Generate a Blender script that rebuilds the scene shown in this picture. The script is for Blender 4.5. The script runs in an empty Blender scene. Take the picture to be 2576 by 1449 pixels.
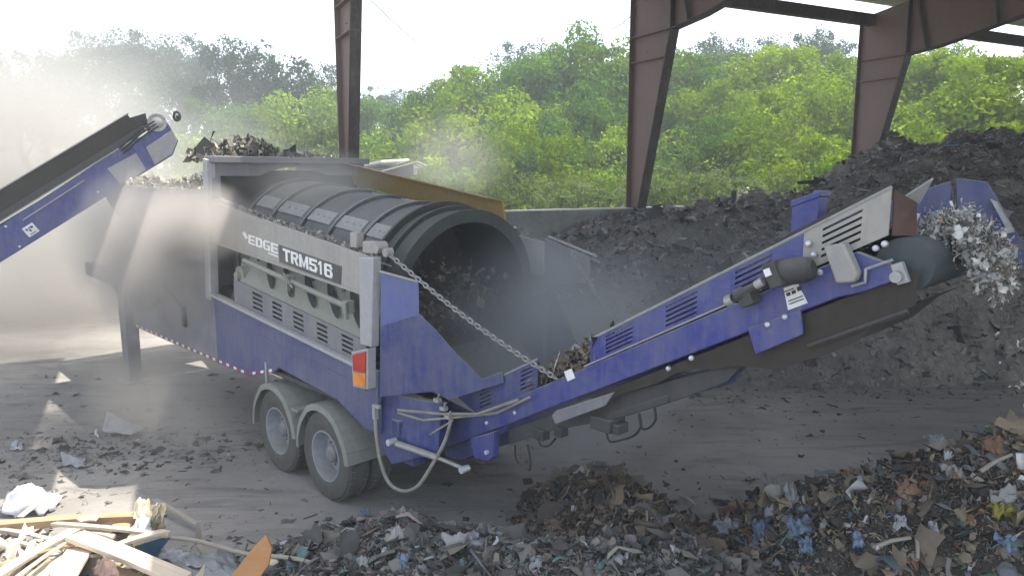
import bpy, math, random
import numpy as np
from mathutils import Vector, Matrix, noise as mnoise
R = math.radians
rng = np.random.default_rng(7)
random.seed(7)
sc = bpy.context.scene
COL = sc.collection

# ------------------------------------------------------------------ camera, sky, sun, exposure
cam_d = bpy.data.cameras.new('camera'); cam = bpy.data.objects.new('camera', cam_d); COL.objects.link(cam)
cam.location = (0, 0, 3.75); cam.rotation_euler = (R(90 - 8.8), 0, 0)
cam_d.sensor_width = 36; cam_d.lens = 36 * 1850 / 2576.0
cam_d.clip_start = 0.05; cam_d.clip_end = 1000
sc.camera = cam
SUN_EL = R(69); SUN_H = Vector((.891, .454, 0)).normalized()        # horizontal direction towards the sun
w = bpy.data.worlds.new('World'); sc.world = w; w.use_nodes = True
nt = w.node_tree; bg = nt.nodes['Background']
sky = nt.nodes.new('ShaderNodeTexSky'); sky.sky_type = 'NISHITA'; sky.sun_disc = False
sky.sun_elevation = SUN_EL; sky.sun_rotation = math.atan2(SUN_H.x, SUN_H.y)
sky.dust_density = 2.0; sky.air_density = 1.0; sky.ozone_density = 1.0
hs = nt.nodes.new('ShaderNodeHueSaturation'); hs.inputs['Saturation'].default_value = .60      # hazy, whitish daylight
nt.links.new(sky.outputs[0], hs.inputs['Color']); nt.links.new(hs.outputs[0], bg.inputs[0]); bg.inputs[1].default_value = 0.15
sd = bpy.data.lights.new('sun', 'SUN'); sun = bpy.data.objects.new('sun', sd); COL.objects.link(sun)
sd.energy = 3.2; sd.angle = R(0.53); sd.color = (1, .95, .87)
tosun = Vector((SUN_H.x * math.cos(SUN_EL), SUN_H.y * math.cos(SUN_EL), math.sin(SUN_EL)))
sun.rotation_euler = tosun.to_track_quat('Z', 'Y').to_euler(); sun.location = (0, 0, 30)
sc.view_settings.view_transform = 'Standard'; sc.view_settings.look = 'None'
sc.view_settings.gamma = 1; sc.view_settings.use_curve_mapping = False
sc.view_settings.exposure = 1.66
sc.render.engine = 'CYCLES'
cy = sc.cycles
cy.use_denoising = True; cy.max_bounces = 6; cy.diffuse_bounces = 3; cy.glossy_bounces = 2
cy.transmission_bounces = 3; cy.transparent_max_bounces = 6; cy.volume_bounces = 1
cy.volume_max_steps = 96; cy.volume_step_rate = 1.0
cy.caustics_reflective = False; cy.caustics_refractive = False
cy.use_adaptive_sampling = True; cy.adaptive_threshold = 0.02

# ------------------------------------------------------------------ small helpers
def tag(o, label=None, cat=None, group=None, kind=None):
    if label: o['label'] = label
    if cat: o['category'] = cat
    if group: o['group'] = group
    if kind: o['kind'] = kind
    return o
def empty(name, loc=(0, 0, 0), rz=0):
    o = bpy.data.objects.new(name, None); COL.objects.link(o); o.location = loc
    o.rotation_euler = (0, 0, rz); o.empty_display_size = .2; return o
def link_mesh(name, me, mats, parent=None, loc=None):
    o = bpy.data.objects.new(name, me); COL.objects.link(o)
    if mats is not None:
        for m in (mats if isinstance(mats, (list, tuple)) else [mats]): me.materials.append(m)
    if parent is not None: o.parent = parent
    if loc is not None: o.location = loc
    return o
class MB:
    def __init__(s): s.v = []; s.f = []; s.sm = []; s.mi = []
    def add(s, v, f, smooth=False, mi=0):
        n = len(s.v); s.v += [tuple(p) for p in v]
        for q in f: s.f.append(tuple(i + n for i in q)); s.sm.append(smooth); s.mi.append(mi)
        return s
    def box(s, c, size, M=None, mi=0):
        hx, hy, hz = [q / 2 for q in size]; c = Vector(c); P = []
        for x in (-hx, hx):
            for y in (-hy, hy):
                for z in (-hz, hz):
                    q = Vector((x, y, z)); q = (M @ q if M is not None else q) + c; P.append(q)
        return s.add(P, [(0, 1, 3, 2), (4, 6, 7, 5), (0, 4, 5, 1), (2, 3, 7, 6), (0, 2, 6, 4), (1, 5, 7, 3)], mi=mi)
    def prism(s, pts, off, mi=0):
        pts = [Vector(p) for p in pts]; off = Vector(off); n = len(pts)
        s.add(pts + [p + off for p in pts], [tuple(range(n))[::-1], tuple(range(n, 2 * n))] +
              [(i, (i + 1) % n, (i + 1) % n + n, i + n) for i in range(n)], mi=mi)
        return s
    def plate(s, pts, t=.01, mi=0):
        a, b, c = Vector(pts[0]), Vector(pts[1]), Vector(pts[2]); n = (b - a).cross(c - a).normalized() * t
        return s.prism(pts, n, mi)
    def tube(s, path, r, n=8, closed=False, cap=True, mi=0):
        P = [Vector(p) for p in path]; m = len(P); V = []; up = Vector((0, 0, 1)); prev = None
        for i, p in enumerate(P):
            if closed: t = P[(i + 1) % m] - P[i - 1]
            else: t = P[min(i + 1, m - 1)] - P[max(i - 1, 0)]
            t.normalize()
            if prev is None:
                a = t.cross(up)
                if a.length < .1: a = t.cross(Vector((1, 0, 0)))
            else: a = prev - t * prev.dot(t)
            a.normalize(); prev = a; b = t.cross(a)
            rr = r[i] if isinstance(r, (list, tuple)) else r
            for k in range(n):
                g = 2 * math.pi * k / n; V.append(p + (a * math.cos(g) + b * math.sin(g)) * rr)
        F = []
        for i in range(m if closed else m - 1):
            j = (i + 1) % m
            for k in range(n): F.append((i * n + k, i * n + (k + 1) % n, j * n + (k + 1) % n, j * n + k))
        s.add(V, F, True, mi)
        if cap and not closed:
            s.add(V[:n], [tuple(range(n))[::-1]], False, mi); s.add(V[-n:], [tuple(range(n))], False, mi)
        return s
    def cyl(s, a, b, r, n=20, mi=0): return s.tube([a, b], r, n, mi=mi)
    def lathe(s, c, axis, prof, n=32, mi=0, closed=False):
        # prof: list of (distance along the axis, radius)
        c = Vector(c); ax = Vector(axis).normalized()
        a = ax.cross(Vector((0, 0, 1)));
        if a.length < .1: a = ax.cross(Vector((1, 0, 0)))
        a.normalize(); b = ax.cross(a); V = []; m = len(prof)
        for (d, r) in prof:
            for k in range(n):
                g = 2 * math.pi * k / n; V.append(c + ax * d + (a * math.cos(g) + b * math.sin(g)) * r)
        F = []
        for i in range(m if closed else m - 1):
            j = (i + 1) % m
            for k in range(n): F.append((i * n + k, i * n + (k + 1) % n, j * n + (k + 1) % n, j * n + k))
        return s.add(V, F, True, mi)
    def holed(s, Pf, a0, a1, b0f, b1f, holes, thick):
        # plate spanned by a (along) and b in 0..1 (across), holes = (a0,a1,b0,b1); real openings
        A = sorted({a0, a1, *[h[0] for h in holes], *[h[1] for h in holes]})
        B = sorted({0., 1., *[h[2] for h in holes], *[h[3] for h in holes]})
        V = {}; idx = []
        def vi(a, b):
            k = (round(a, 4), round(b, 4))
            if k not in V: V[k] = len(idx); idx.append(Vector(Pf(a, b0f(a) + (b1f(a) - b0f(a)) * b)))
            return V[k]
        F = []; cells = set()
        for i in range(len(A) - 1):
            for j in range(len(B) - 1):
                am = (A[i] + A[i + 1]) / 2; bm = (B[j] + B[j + 1]) / 2
                if any(h[0] < am < h[1] and h[2] < bm < h[3] for h in holes): continue
                cells.add((i, j)); F.append([vi(A[i], B[j]), vi(A[i + 1], B[j]), vi(A[i + 1], B[j + 1]), vi(A[i], B[j + 1])])
        n = len(idx); off = Vector(thick); cnt = {}
        for f in F:
            for k in range(4):
                e = (f[k], f[(k + 1) % 4]); cnt[e] = 1
        sides = [(e[1], e[0], e[0] + n, e[1] + n) for e in cnt if (e[1], e[0]) not in cnt]
        s.add(idx + [p + off for p in idx], F + [tuple(i + n for i in f[::-1]) for f in F] + sides)
        return s
    def build(s, name, mats, parent=None, bevel=0, loc=None):
        me = bpy.data.meshes.new(name); me.from_pydata(s.v, [], s.f)
        me.polygons.foreach_set('use_smooth', s.sm); me.polygons.foreach_set('material_index', s.mi); me.update()
        bm_fix(me); me.set_sharp_from_angle(angle=R(34))
        o = link_mesh(name, me, mats, parent, loc)
        if bevel:
            b = o.modifiers.new('bevel', 'BEVEL'); b.width = bevel; b.segments = 2; b.limit_method = 'ANGLE'; b.angle_limit = R(40)
        return o
import bmesh
def bm_fix(me):
    bm = bmesh.new(); bm.from_mesh(me); bmesh.ops.recalc_face_normals(bm, faces=bm.faces); bm.to_mesh(me); bm.free()
def copy_tree(o, parent=None):
    c = o.copy(); COL.objects.link(c)
    if parent is not None: c.parent = parent
    for ch in list(o.children): copy_tree(ch, c)
    return c

# camera model, used to lay things out at their true distances
F_, T_ = 1850., R(8.8)
CAM = Vector((0, 0, 3.75))
def ray(x, y):
    a = (x - 1288) / F_; b = -(y - 724.5) / F_
    return Vector((a, math.cos(T_) + b * math.sin(T_), b * math.cos(T_) - math.sin(T_)))
def at_z(x, y, z):
    r = ray(x, y); return CAM + r * ((z - CAM.z) / r.z)
def at_depth(x, y, d):
    r = ray(x, y); return CAM + r * (d / r.y)

# ------------------------------------------------------------------ materials
def new_mat(name):
    m = bpy.data.materials.new(name); m.use_nodes = True; return m, m.node_tree, m.node_tree.nodes['Principled BSDF']
def nd(t, typ, **kw):
    n = t.nodes.new(typ)
    for k, v in kw.items(): setattr(n, k, v)
    return n
def mixc(t, fac, a, b, mode='MIX'):
    n = t.nodes.new('ShaderNodeMix'); n.data_type = 'RGBA'; n.blend_type = mode
    for s_, v in ((n.inputs[0], fac), (n.inputs[6], a), (n.inputs[7], b)):
        if hasattr(v, 'links') or isinstance(v, bpy.types.NodeSocket): t.links.new(v, s_)
        elif isinstance(v, (int, float)): s_.default_value = v
        else: s_.default_value = (*v, 1) if len(v) == 3 else v
    return n.outputs[2]
def noise_tex(t, scale, detail=4, rough=.6, coord='Object', vec_scale=None, dist=0):
    tc = nd(t, 'ShaderNodeTexCoord'); n = nd(t, 'ShaderNodeTexNoise'); n.inputs['Scale'].default_value = scale
    n.inputs['Detail'].default_value = detail; n.inputs['Roughness'].default_value = rough; n.inputs['Distortion'].default_value = dist
    src = tc.outputs[coord]
    if vec_scale:
        mp = nd(t, 'ShaderNodeMapping'); mp.inputs['Scale'].default_value = vec_scale; t.links.new(src, mp.inputs[0]); src = mp.outputs[0]
    t.links.new(src, n.inputs['Vector']); return n.outputs['Fac']
def ramp(t, fac, a, b, va=0., vb=1.):
    n = nd(t, 'ShaderNodeMapRange'); n.inputs[1].default_value = a; n.inputs[2].default_value = b
    n.inputs[3].default_value = va; n.inputs[4].default_value = vb; t.links.new(fac, n.inputs[0]); return n.outputs[0]
def math_n(t, op, a, b):
    n = nd(t, 'ShaderNodeMath', operation=op)
    for i, v in enumerate((a, b)):
        if isinstance(v, (int, float)): n.inputs[i].default_value = v
        else: t.links.new(v, n.inputs[i])
    return n.outputs[0]
def bump(t, bsdf, h, strength=.3, dist=.02):
    b = nd(t, 'ShaderNodeBump'); b.inputs['Strength'].default_value = strength; b.inputs['Distance'].default_value = dist
    t.links.new(h, b.inputs['Height']); t.links.new(b.outputs[0], bsdf.inputs['Normal'])
DUSTC = (.30, .285, .25)
def dusty(name, base, dust=.4, rough=.45, metal=0., dustc=DUSTC, scale=1.6, streak=True, spec=.5):
    m, t, b = new_mat(name)
    n1 = noise_tex(t, scale, 6, .65, dist=.4); n2 = noise_tex(t, scale * 9, 3, .6)
    st = noise_tex(t, 3.0, 4, .6, vec_scale=(5, 5, .6))
    geo = nd(t, 'ShaderNodeNewGeometry'); sx = nd(t, 'ShaderNodeSeparateXYZ'); t.links.new(geo.outputs['Normal'], sx.inputs[0])
    up = ramp(t, sx.outputs[2], .1, .9, 0, .75)
    mixn = math_n(t, 'ADD', math_n(t, 'MULTIPLY', n1, .5), math_n(t, 'ADD', math_n(t, 'MULTIPLY', n2, .2), math_n(t, 'MULTIPLY', st, .3)))
    f = ramp(t, mixn, .5 - .22, .5 + .22, dust - .3, dust + .3)
    f = math_n(t, 'MINIMUM', math_n(t, 'MAXIMUM', math_n(t, 'ADD', f, up), 0.), .97)
    c = mixc(t, f, base, dustc); c = mixc(t, ramp(t, n2, .3, .7, 0, .18), c, (.05, .045, .04))
    n3 = noise_tex(t, 38, 5, .75); sc3 = noise_tex(t, 14, 3, .6, vec_scale=(.4, 3, 6), dist=.8); dr = noise_tex(t, 5, 3, .6, vec_scale=(6, 6, .35))
    c = mixc(t, ramp(t, n3, .66, .70, 0, .7), c, (.10, .085, .075)); c = mixc(t, ramp(t, sc3, .66, .69, 0, .22), c, dustc)
    c = mixc(t, ramp(t, dr, .58, .72, 0, .30), c, tuple(x * .55 for x in dustc))
    t.links.new(c, b.inputs['Base Color'])
    t.links.new(ramp(t, f, 0, 1, rough, .92), b.inputs['Roughness'])
    b.inputs['Metallic'].default_value = metal; b.inputs['Specular IOR Level'].default_value = spec
    bump(t, b, n2, .12, .01); return m
def plain(name, base, rough=.6, metal=0., var=.25, scale=6, bmp=.1):
    m, t, b = new_mat(name); n = noise_tex(t, scale, 5, .6)
    lo = tuple(x * (1 - var) for x in base); hi = tuple(min(1, x * (1 + var)) for x in base)
    t.links.new(mixc(t, ramp(t, n, .3, .7), lo, hi), b.inputs['Base Color'])
    b.inputs['Roughness'].default_value = rough; b.inputs['Metallic'].default_value = metal
    bump(t, b, n, bmp, .01); return m
BLUE = (.008, .024, .22)
M = {}
M['blue'] = dusty('blue paint', BLUE, .16, .38)
M['blue_mid'] = dusty('blue paint with dust', (.008, .024, .16), .14, .45)
M['blue_dusty'] = dusty('blue paint under dust', (.022, .036, .13), .62, .6)
M['wing'] = dusty('wing blue lightened for sky', (.06, .10, .36), .25, .5)  # blue lightened in the colour for sky light on the wing
M['grey_panel'] = dusty('dust covered panel', (.05, .06, .16), .93, .7, dustc=(.36, .345, .31))
M['grey_chute'] = dusty('dusty chute steel', (.10, .12, .12), .78, .7, dustc=(.27, .275, .235))
M['grey_post'] = dusty('dusty pale post', (.20, .21, .30), .75, .6, dustc=(.42, .41, .40))
M['purple_blue'] = dusty('faded blue paint', (.014, .030, .17), .26, .5)
M['dark_steel'] = dusty('dark steel', (.02, .022, .03), .3, .6, dustc=(.12, .115, .10))
M['black'] = dusty('black rubber', (.012, .012, .014), .2, .7, dustc=(.10, .095, .085))
M['belt'] = dusty('worn belt rubber', (.016, .014, .012), .40, .8, dustc=(.065, .055, .042))
M['tyre'] = dusty('dusty tyre rubber', (.018, .018, .018), .5, .85, dustc=(.17, .16, .14))
M['rim'] = dusty('pale rim paint', (.32, .36, .42), .35, .4, dustc=(.25, .24, .22))
M['hub'] = dusty('hub steel', (.10, .12, .17), .4, .5)
M['screen'] = dusty('drum screen steel', (.05, .06, .07), .35, .4, dustc=(.16, .16, .15))
M['ring'] = dusty('drum ring steel', (.02, .022, .025), .3, .4, dustc=(.22, .22, .20))
M['strap'] = dusty('bare strap steel', (.34, .37, .40), .45, .45, dustc=(.30, .29, .27))
M['collar'] = dusty('dark green drum collar', (.018, .026, .026), .25, .45, dustc=(.09, .095, .085))
M['yellow'] = dusty('yellow guard paint', (.40, .25, .05), .35, .6, dustc=(.32, .27, .17))
M['galv'] = dusty('galvanised steel', (.42, .43, .44), .3, .45, metal=.3)
M['cable'] = plain('hose rubber', (.23, .22, .18), .7)
M['hose_black'] = plain('black hose', (.015, .015, .017), .6)
M['bolt'] = plain('bolt steel', (.55, .56, .6), .35, .4)
M['rust'] = plain('red rust', (.075, .042, .034), .8)
M['white'] = plain('white sticker', (.72, .73, .72), .6, var=.08)
M['black_print'] = plain('black print', (.03, .03, .035), .6)
M['label_dark'] = dusty('dark label', (.045, .045, .045), .12, .5)
M['red_lens'] = plain('red lens', (.42, .035, .02), .3)
M['amber_lens'] = plain('amber lens', (.65, .22, .03), .3)
M['red_tape'] = plain('red reflective tape', (.35, .05, .05), .5)
M['teal'] = dusty('teal belt wrap', (.022, .038, .045), .2, .6, dustc=(.12, .14, .14))
M['primer'] = dusty('brown red primer steel', (.145, .088, .072), .12, .6, dustc=(.24, .19, .17), scale=.5)
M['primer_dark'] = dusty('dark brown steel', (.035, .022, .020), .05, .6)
M['roof'] = plain('roof sheet', (.50, .46, .42), .5)
M['wire'] = plain('wire', (.12, .13, .15), .6)

def ground_mat():
    m, t, b = new_mat('dusty yard floor')
    a = noise_tex(t, .35, 6, .6, dist=.5); f = noise_tex(t, 7, 6, .7); st = noise_tex(t, 1.4, 5, .6, vec_scale=(.5, 2.6, 1), dist=.6)
    c = mixc(t, ramp(t, a, .35, .65), (.205, .193, .175), (.31, .29, .26))
    c = mixc(t, ramp(t, st, .52, .68, 0, .5), c, (.10, .098, .094))
    tr1 = noise_tex(t, 1.1, 5, .6, vec_scale=(.25, 3.2, 1), dist=1.2); tr2 = noise_tex(t, 22, 3, .6, vec_scale=(1, 1.6, 1))
    c = mixc(t, ramp(t, tr1, .55, .68, 0, .22), c, (.11, .106, .10)); c = mixc(t, ramp(t, a, .55, .75, 0, .5), c, (.34, .325, .30))
    c = mixc(t, ramp(t, tr2, .62, .72, 0, .5), c, (.08, .076, .07)); c = mixc(t, ramp(t, f, .58, .72, 0, .5), c, (.09, .086, .08))
    t.links.new(c, b.inputs['Base Color']); b.inputs['Roughness'].default_value = .95; b.inputs['Specular IOR Level'].default_value = .2
    h = math_n(t, 'ADD', f, math_n(t, 'MULTIPLY', st, 1.5)); bump(t, b, h, .5, .03); return m
M['ground'] = ground_mat()
def concrete():
    m, t, b = new_mat('stained concrete'); a = noise_tex(t, .8, 6, .7, dist=.4); f = noise_tex(t, 14, 4)
    c = mixc(t, ramp(t, a, .3, .7), (.12, .125, .12), (.28, .28, .26)); c = mixc(t, ramp(t, f, .5, .8, 0, .4), c, (.06, .06, .06))
    t.links.new(c, b.inputs['Base Color']); b.inputs['Roughness'].default_value = .9; bump(t, b, f, .3, .01); return m
M['concrete'] = concrete()
def soil(name, lo, hi, sc_=5):
    m, t, b = new_mat(name); f = noise_tex(t, sc_, 8, .75, dist=.6); g = noise_tex(t, 1.1, 3, .5)
    c = mixc(t, ramp(t, f, .3, .7), lo, hi); c = mixc(t, ramp(t, g, .4, .7, 0, .5), c, tuple(x * .6 for x in lo))
    t.links.new(c, b.inputs['Base Color']); b.inputs['Roughness'].default_value = .95; b.inputs['Specular IOR Level'].default_value = .15
    bump(t, b, f, 1., .06); return m
M['soil_near'] = soil('shredded waste base', (.045, .04, .034), (.13, .115, .095))
M['soil_back'] = soil('dark compost base', (.09, .083, .075), (.31, .285, .25), 6)
M['soil_pale'] = soil('pale rubble base', (.2, .18, .17), (.34, .30, .28), 6)
def attr_mat(name, rough=.85, trans=0):
    m, t, b = new_mat(name); a = nd(t, 'ShaderNodeAttribute'); a.attribute_name = 'Col'
    n = noise_tex(t, 30, 4, .6); c = mixc(t, ramp(t, n, .3, .7, .15, .6), a.outputs['Color'], mixc(t, .5, a.outputs['Color'], (.08, .075, .07)))
    t.links.new(c, b.inputs['Base Color']); b.inputs['Roughness'].default_value = rough; b.inputs['Specular IOR Level'].default_value = .25
    return m
M['debris'] = attr_mat('shredded debris')
def wood(name, base, edge):
    m, t, b = new_mat(name); g = noise_tex(t, 3, 6, .65, vec_scale=(.6, 12, 12), dist=.6); k = noise_tex(t, 2.2, 3, .5)
    oi = nd(t, 'ShaderNodeObjectInfo')
    c = mixc(t, ramp(t, g, .3, .75), base, edge); c = mixc(t, ramp(t, k, .5, .8, 0, .45), c, tuple(x * .55 for x in base))
    c = mixc(t, ramp(t, oi.outputs['Random'], 0, 1, 0, .35), c, (.36, .30, .22))
    t.links.new(c, b.inputs['Base Color']); b.inputs['Roughness'].default_value = .75; bump(t, b, g, .35, .01); return m
M['wood_pale'] = wood('pale weathered wood', (.52, .42, .29), (.70, .60, .46))
M['wood_brown'] = wood('brown wood', (.33, .19, .09), (.42, .27, .15))
M['wood_orange'] = wood('orange plywood', (.42, .17, .04), (.50, .24, .08))
M['wood_grey'] = wood('grey wood', (.28, .26, .22), (.40, .37, .32))
def leaf(name, base, hi, trans=.35):
    m = bpy.data.materials.new(name); m.use_nodes = True; t = m.node_tree; t.nodes.clear()
    out = nd(t, 'ShaderNodeOutputMaterial'); d = nd(t, 'ShaderNodeBsdfDiffuse'); tr = nd(t, 'ShaderNodeBsdfTranslucent'); mx = nd(t, 'ShaderNodeMixShader')
    oi = nd(t, 'ShaderNodeObjectInfo'); n = noise_tex(t, .9, 3, .5); n2 = noise_tex(t, 7, 2, .5)
    c = mixc(t, ramp(t, n, .35, .65), base, hi); c = mixc(t, ramp(t, n2, .3, .7, 0, .4), c, tuple(x * .6 for x in base))
    c = mixc(t, ramp(t, oi.outputs['Random'], .2, 1, 0, .8), c, tuple(x * .7 for x in base))
    t.links.new(c, d.inputs[0]); t.links.new(mixc(t, .4, c, hi), tr.inputs[0]); mx.inputs[0].default_value = trans
    t.links.new(d.outputs[0], mx.inputs[1]); t.links.new(tr.outputs[0], mx.inputs[2]); t.links.new(mx.outputs[0], out.inputs[0]); return m
M['leaf_mid'] = leaf('mid green leaves', (.05, .12, .016), (.18, .33, .025), .22)
M['leaf_bright'] = leaf('bright yellow green leaves', (.12, .21, .012), (.34, .46, .015), .25)
M['leaf_dark'] = leaf('dark green leaves', (.018, .048, .014), (.045, .095, .025), .2)
M['leaf_pale'] = leaf('pale bush leaves', (.11, .17, .05), (.22, .28, .09))
M['bark'] = plain('bark', (.10, .08, .06), .9, var=.4)
M['canopy'] = soil('deep green undergrowth', (.018, .035, .012), (.05, .08, .025), 2)  # dark green tones varied by noise

# ------------------------------------------------------------------ setting: ground, haze, wall, mounds
def grid(name, x0, x1, y0, y1, nx, ny, hf, mat, parent=None, keep=None):
    X, Y = np.meshgrid(np.linspace(x0, x1, nx), np.linspace(y0, y1, ny)); Z = hf(X, Y)
    V = np.stack([X.ravel(), Y.ravel(), Z.ravel()], 1)
    i = np.arange(nx - 1); j = np.arange(ny - 1); I, J = np.meshgrid(i, j); a = (J * nx + I).ravel()
    Fq = np.stack([a, a + 1, a + nx + 1, a + nx], 1)
    if keep is not None:
        k = keep(V[:, 0], V[:, 1], V[:, 2]); Fq = Fq[k[Fq].any(1)]
    me = bpy.data.meshes.new(name); me.from_pydata(V.tolist(), [], Fq.tolist()); me.polygons.foreach_set('use_smooth', [True] * len(me.polygons)); me.update()
    return link_mesh(name, me, mat, parent)
_ns = [(rng.uniform(-1, 1, 2), rng.uniform(0, 6.28), 0) for _ in range(24)]
def fbm(X, Y, f0=1., octs=4, seed=0):
    out = 0; a = 1.; tot = 0
    for o in range(octs):
        for k in range(4):
            (d, ph, _) = _ns[(seed * 5 + o * 4 + k) % 24]; d = d / (np.hypot(*d) + 1e-6)
            out = out + a * np.sin((X * d[0] + Y * d[1]) * f0 * (1 + .37 * k) * 2 ** o + ph + 1.7 * np.sin((X * d[1] - Y * d[0]) * f0 * 2 ** o * .7 + k))
        tot += 4 * a; a *= .55
    return out / tot * 2
ground = grid('ground', -120, 120, -100, 140, 200, 200, lambda X, Y: 0 * X, M['ground']); tag(ground, 'flat dusty grey yard floor with scattered scraps', kind='structure')

hz = MB().box((0, 20, 16), (250, 250, 34)).build('haze', None); tag(hz, 'thin dusty air over the whole yard', kind='stuff')
def vol_mat(name, density, color, aniso=0.):
    m = bpy.data.materials.new(name); m.use_nodes = True; t = m.node_tree; t.nodes.clear()
    out = nd(t, 'ShaderNodeOutputMaterial'); v = nd(t, 'ShaderNodeVolumePrincipled'); v.inputs['Density'].default_value = density
    v.inputs['Color'].default_value = (*color, 1); v.inputs['Anisotropy'].default_value = aniso; t.links.new(v.outputs[0], out.inputs['Volume']); return m, t, v
hz.data.materials.append(vol_mat('haze air', .003, (.90, .95, 1.))[0])

E_ = Vector((.891, .454, 0)); P_ = Vector((.454, -.891, 0)); C2 = Vector((3.13, 16, 0))
def frame_pt(k, p, z): return C2 + E_ * k + P_ * p + Vector((0, 0, z))
# push wall
wl = MB().prism([frame_pt(-5.2, -.50, -.1), frame_pt(24, -.50, -.1), frame_pt(24, -1.08, -.1), frame_pt(-5.2, -1.08, -.1)], (0, 0, 3.1)).build('push_wall', M['concrete'], bevel=.02)
tag(wl, 'low grey concrete push wall with a sunlit top edge behind the dark mounds', 'wall')

# ------------------------------------------------------------------ shed: columns, rafters, roof
shed = empty('steel_shed', frame_pt(0, 0, 0)); tag(shed, 'open steel shed with brown tapered columns and rafters over the yard', 'shed')
SO = Vector(shed.location)
def fp(k, p, z): return frame_pt(k, p, z) - SO
zk = 6.68; zt = 7.85; slope = .12; p0 = -.95
def i_section(name, prof_outer, prof_inner, k, base=None, fw=.24, mat='primer'):
    """web between two edge lines in the frame's plane, flanges along both edges"""
    root = MB().prism([fp(k, *q) - E_ * .008 for q in prof_outer + prof_inner[::-1]], E_ * .016).build(name, M[mat], shed)
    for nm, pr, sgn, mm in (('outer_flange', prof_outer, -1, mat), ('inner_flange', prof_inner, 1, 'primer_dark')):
        mb = MB()
        for a, b in zip(pr[:-1], pr[1:]):
            A, B = fp(k, *a), fp(k, *b); d = (B - A).normalized(); n = d.cross(E_).normalized()
            if n.dot(P_) * sgn < 0 and abs(n.dot(P_)) > .3: n = -n
            elif abs(n.dot(P_)) <= .3: n = Vector((0, 0, -sgn)) if False else (n if n.z * (-sgn) > 0 else -n)
            mb.prism([A - E_ * fw / 2, A + E_ * fw / 2, B + E_ * fw / 2, B - E_ * fw / 2], n * .018)
        mb.build(nm, M[mm], root)
    return root
KS = (-6.52, 0, 7.35, 15.6, 23)
for k in KS:
    zb = 3.0
    col = i_section('column', [(p0, zb), (p0, zt - .05)], [(p0 + .40, zb), (.40 if k > -1 else .16, zk), (.40 if k > -1 else .16, zt + .15)], k, fw=.24 if k > -1 else .20)
    MB().box(fp(k, p0 + .5, 6.35), (.05, .03, .012)).build('splice_seam', M['primer_dark'], col)
    mb = MB()
    for (pa, pb, za) in ((p0, .26 if k > -1 else .08, 6.15), (p0, .39 if k > -1 else .15, zk)):
        A, B = fp(k, pa, za), fp(k, pb, za)
        mb.prism([A - E_ * .11, A + E_ * .11, B + E_ * .11, B - E_ * .11], (0, 0, .014))
    mb.build('stiffener', M['primer'], col)
    raf = i_section('rafter', [(.40, zt + .17), (6, zt + .15 + slope * 5.6), (20, zt + .15 + slope * 19.6)], [(.40, zk), (1.3, 6.78), (4.2, 7.36), (20, zt - .3 + slope * 19)], k)
    for (pa, za, pb, zb2) in ((.95, 6.74, .62, 8.0), (2.6, 7.02, 2.42, 8.2)):
        A, B = fp(k, pa, za), fp(k, pb, zb2); d = (B - A).normalized(); n = d.cross(E_).normalized()
        mb = MB(); mb.prism([A - E_ * .12, A + E_ * .12, B + E_ * .12, B - E_ * .12], n * .03); mb.build('end_plate', M['primer_dark'], raf)
# roof sheet: outline follows the shed; purlins below
def roof_z(x, y):
    d = (Vector((x, y, 0)) - C2); return zt + .42 + slope * d.dot(P_)
outl = [frame_pt(q, p, 0) for q, p in ((-6.95, -.88), (30, -.88), (30, 30), (-6.95, 30))]
mb = MB(); mb.prism([Vector((q.x, q.y, roof_z(q.x, q.y))) - SO for q in outl], (0, 0, .04)); mb.build('roof_sheet', M['roof'], shed)
sun_block = MB().prism([fp(q, p, 8.25) for q, p in ((-8.4, -4.6), (-8.4, 1.2), (-8.0, 1.2), (-8.0, 2.9), (-19, 2.9), (-19, -4.6))], (0, 0, .04)).build('added_shade_sheet', M['roof'], shed)  # unseen sheet added to keep the sun off the floor at left
def pur(ka, kb, p, name='purlin', dz=0, h=.2, wd=.07, mat='primer_dark'):
    zz = zt + .42 + slope * p - .03 - h / 2 + dz
    mb = MB(); A, B = fp(ka, p, zz), fp(kb, p, zz)
    mb.prism([A + Vector((0, 0, h / 2)) - P_ * wd / 2, A + Vector((0, 0, h / 2)) + P_ * wd / 2, A - Vector((0, 0, h / 2)) + P_ * wd / 2, A - Vector((0, 0, h / 2)) - P_ * wd / 2], B - A); mb.build(name, M[mat], shed)
for a, b in zip(KS[:-1], KS[1:]):
    zc = 7.69; mb = MB(); A, B = fp(a + .01, -.7, zc), fp(b - .01, -.7, zc)
    mb.prism([A + Vector((0, 0, .14)) - P_ * .1, A + Vector((0, 0, .14)) + P_ * .1, A - Vector((0, 0, .14)) + P_ * .1, A - Vector((0, 0, .14)) - P_ * .1], B - A)
    mb.build('eave_strut', M['primer_dark'], shed)
for i in range(9): pur(-6.9, 22, .9 + i * 1.5)

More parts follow.
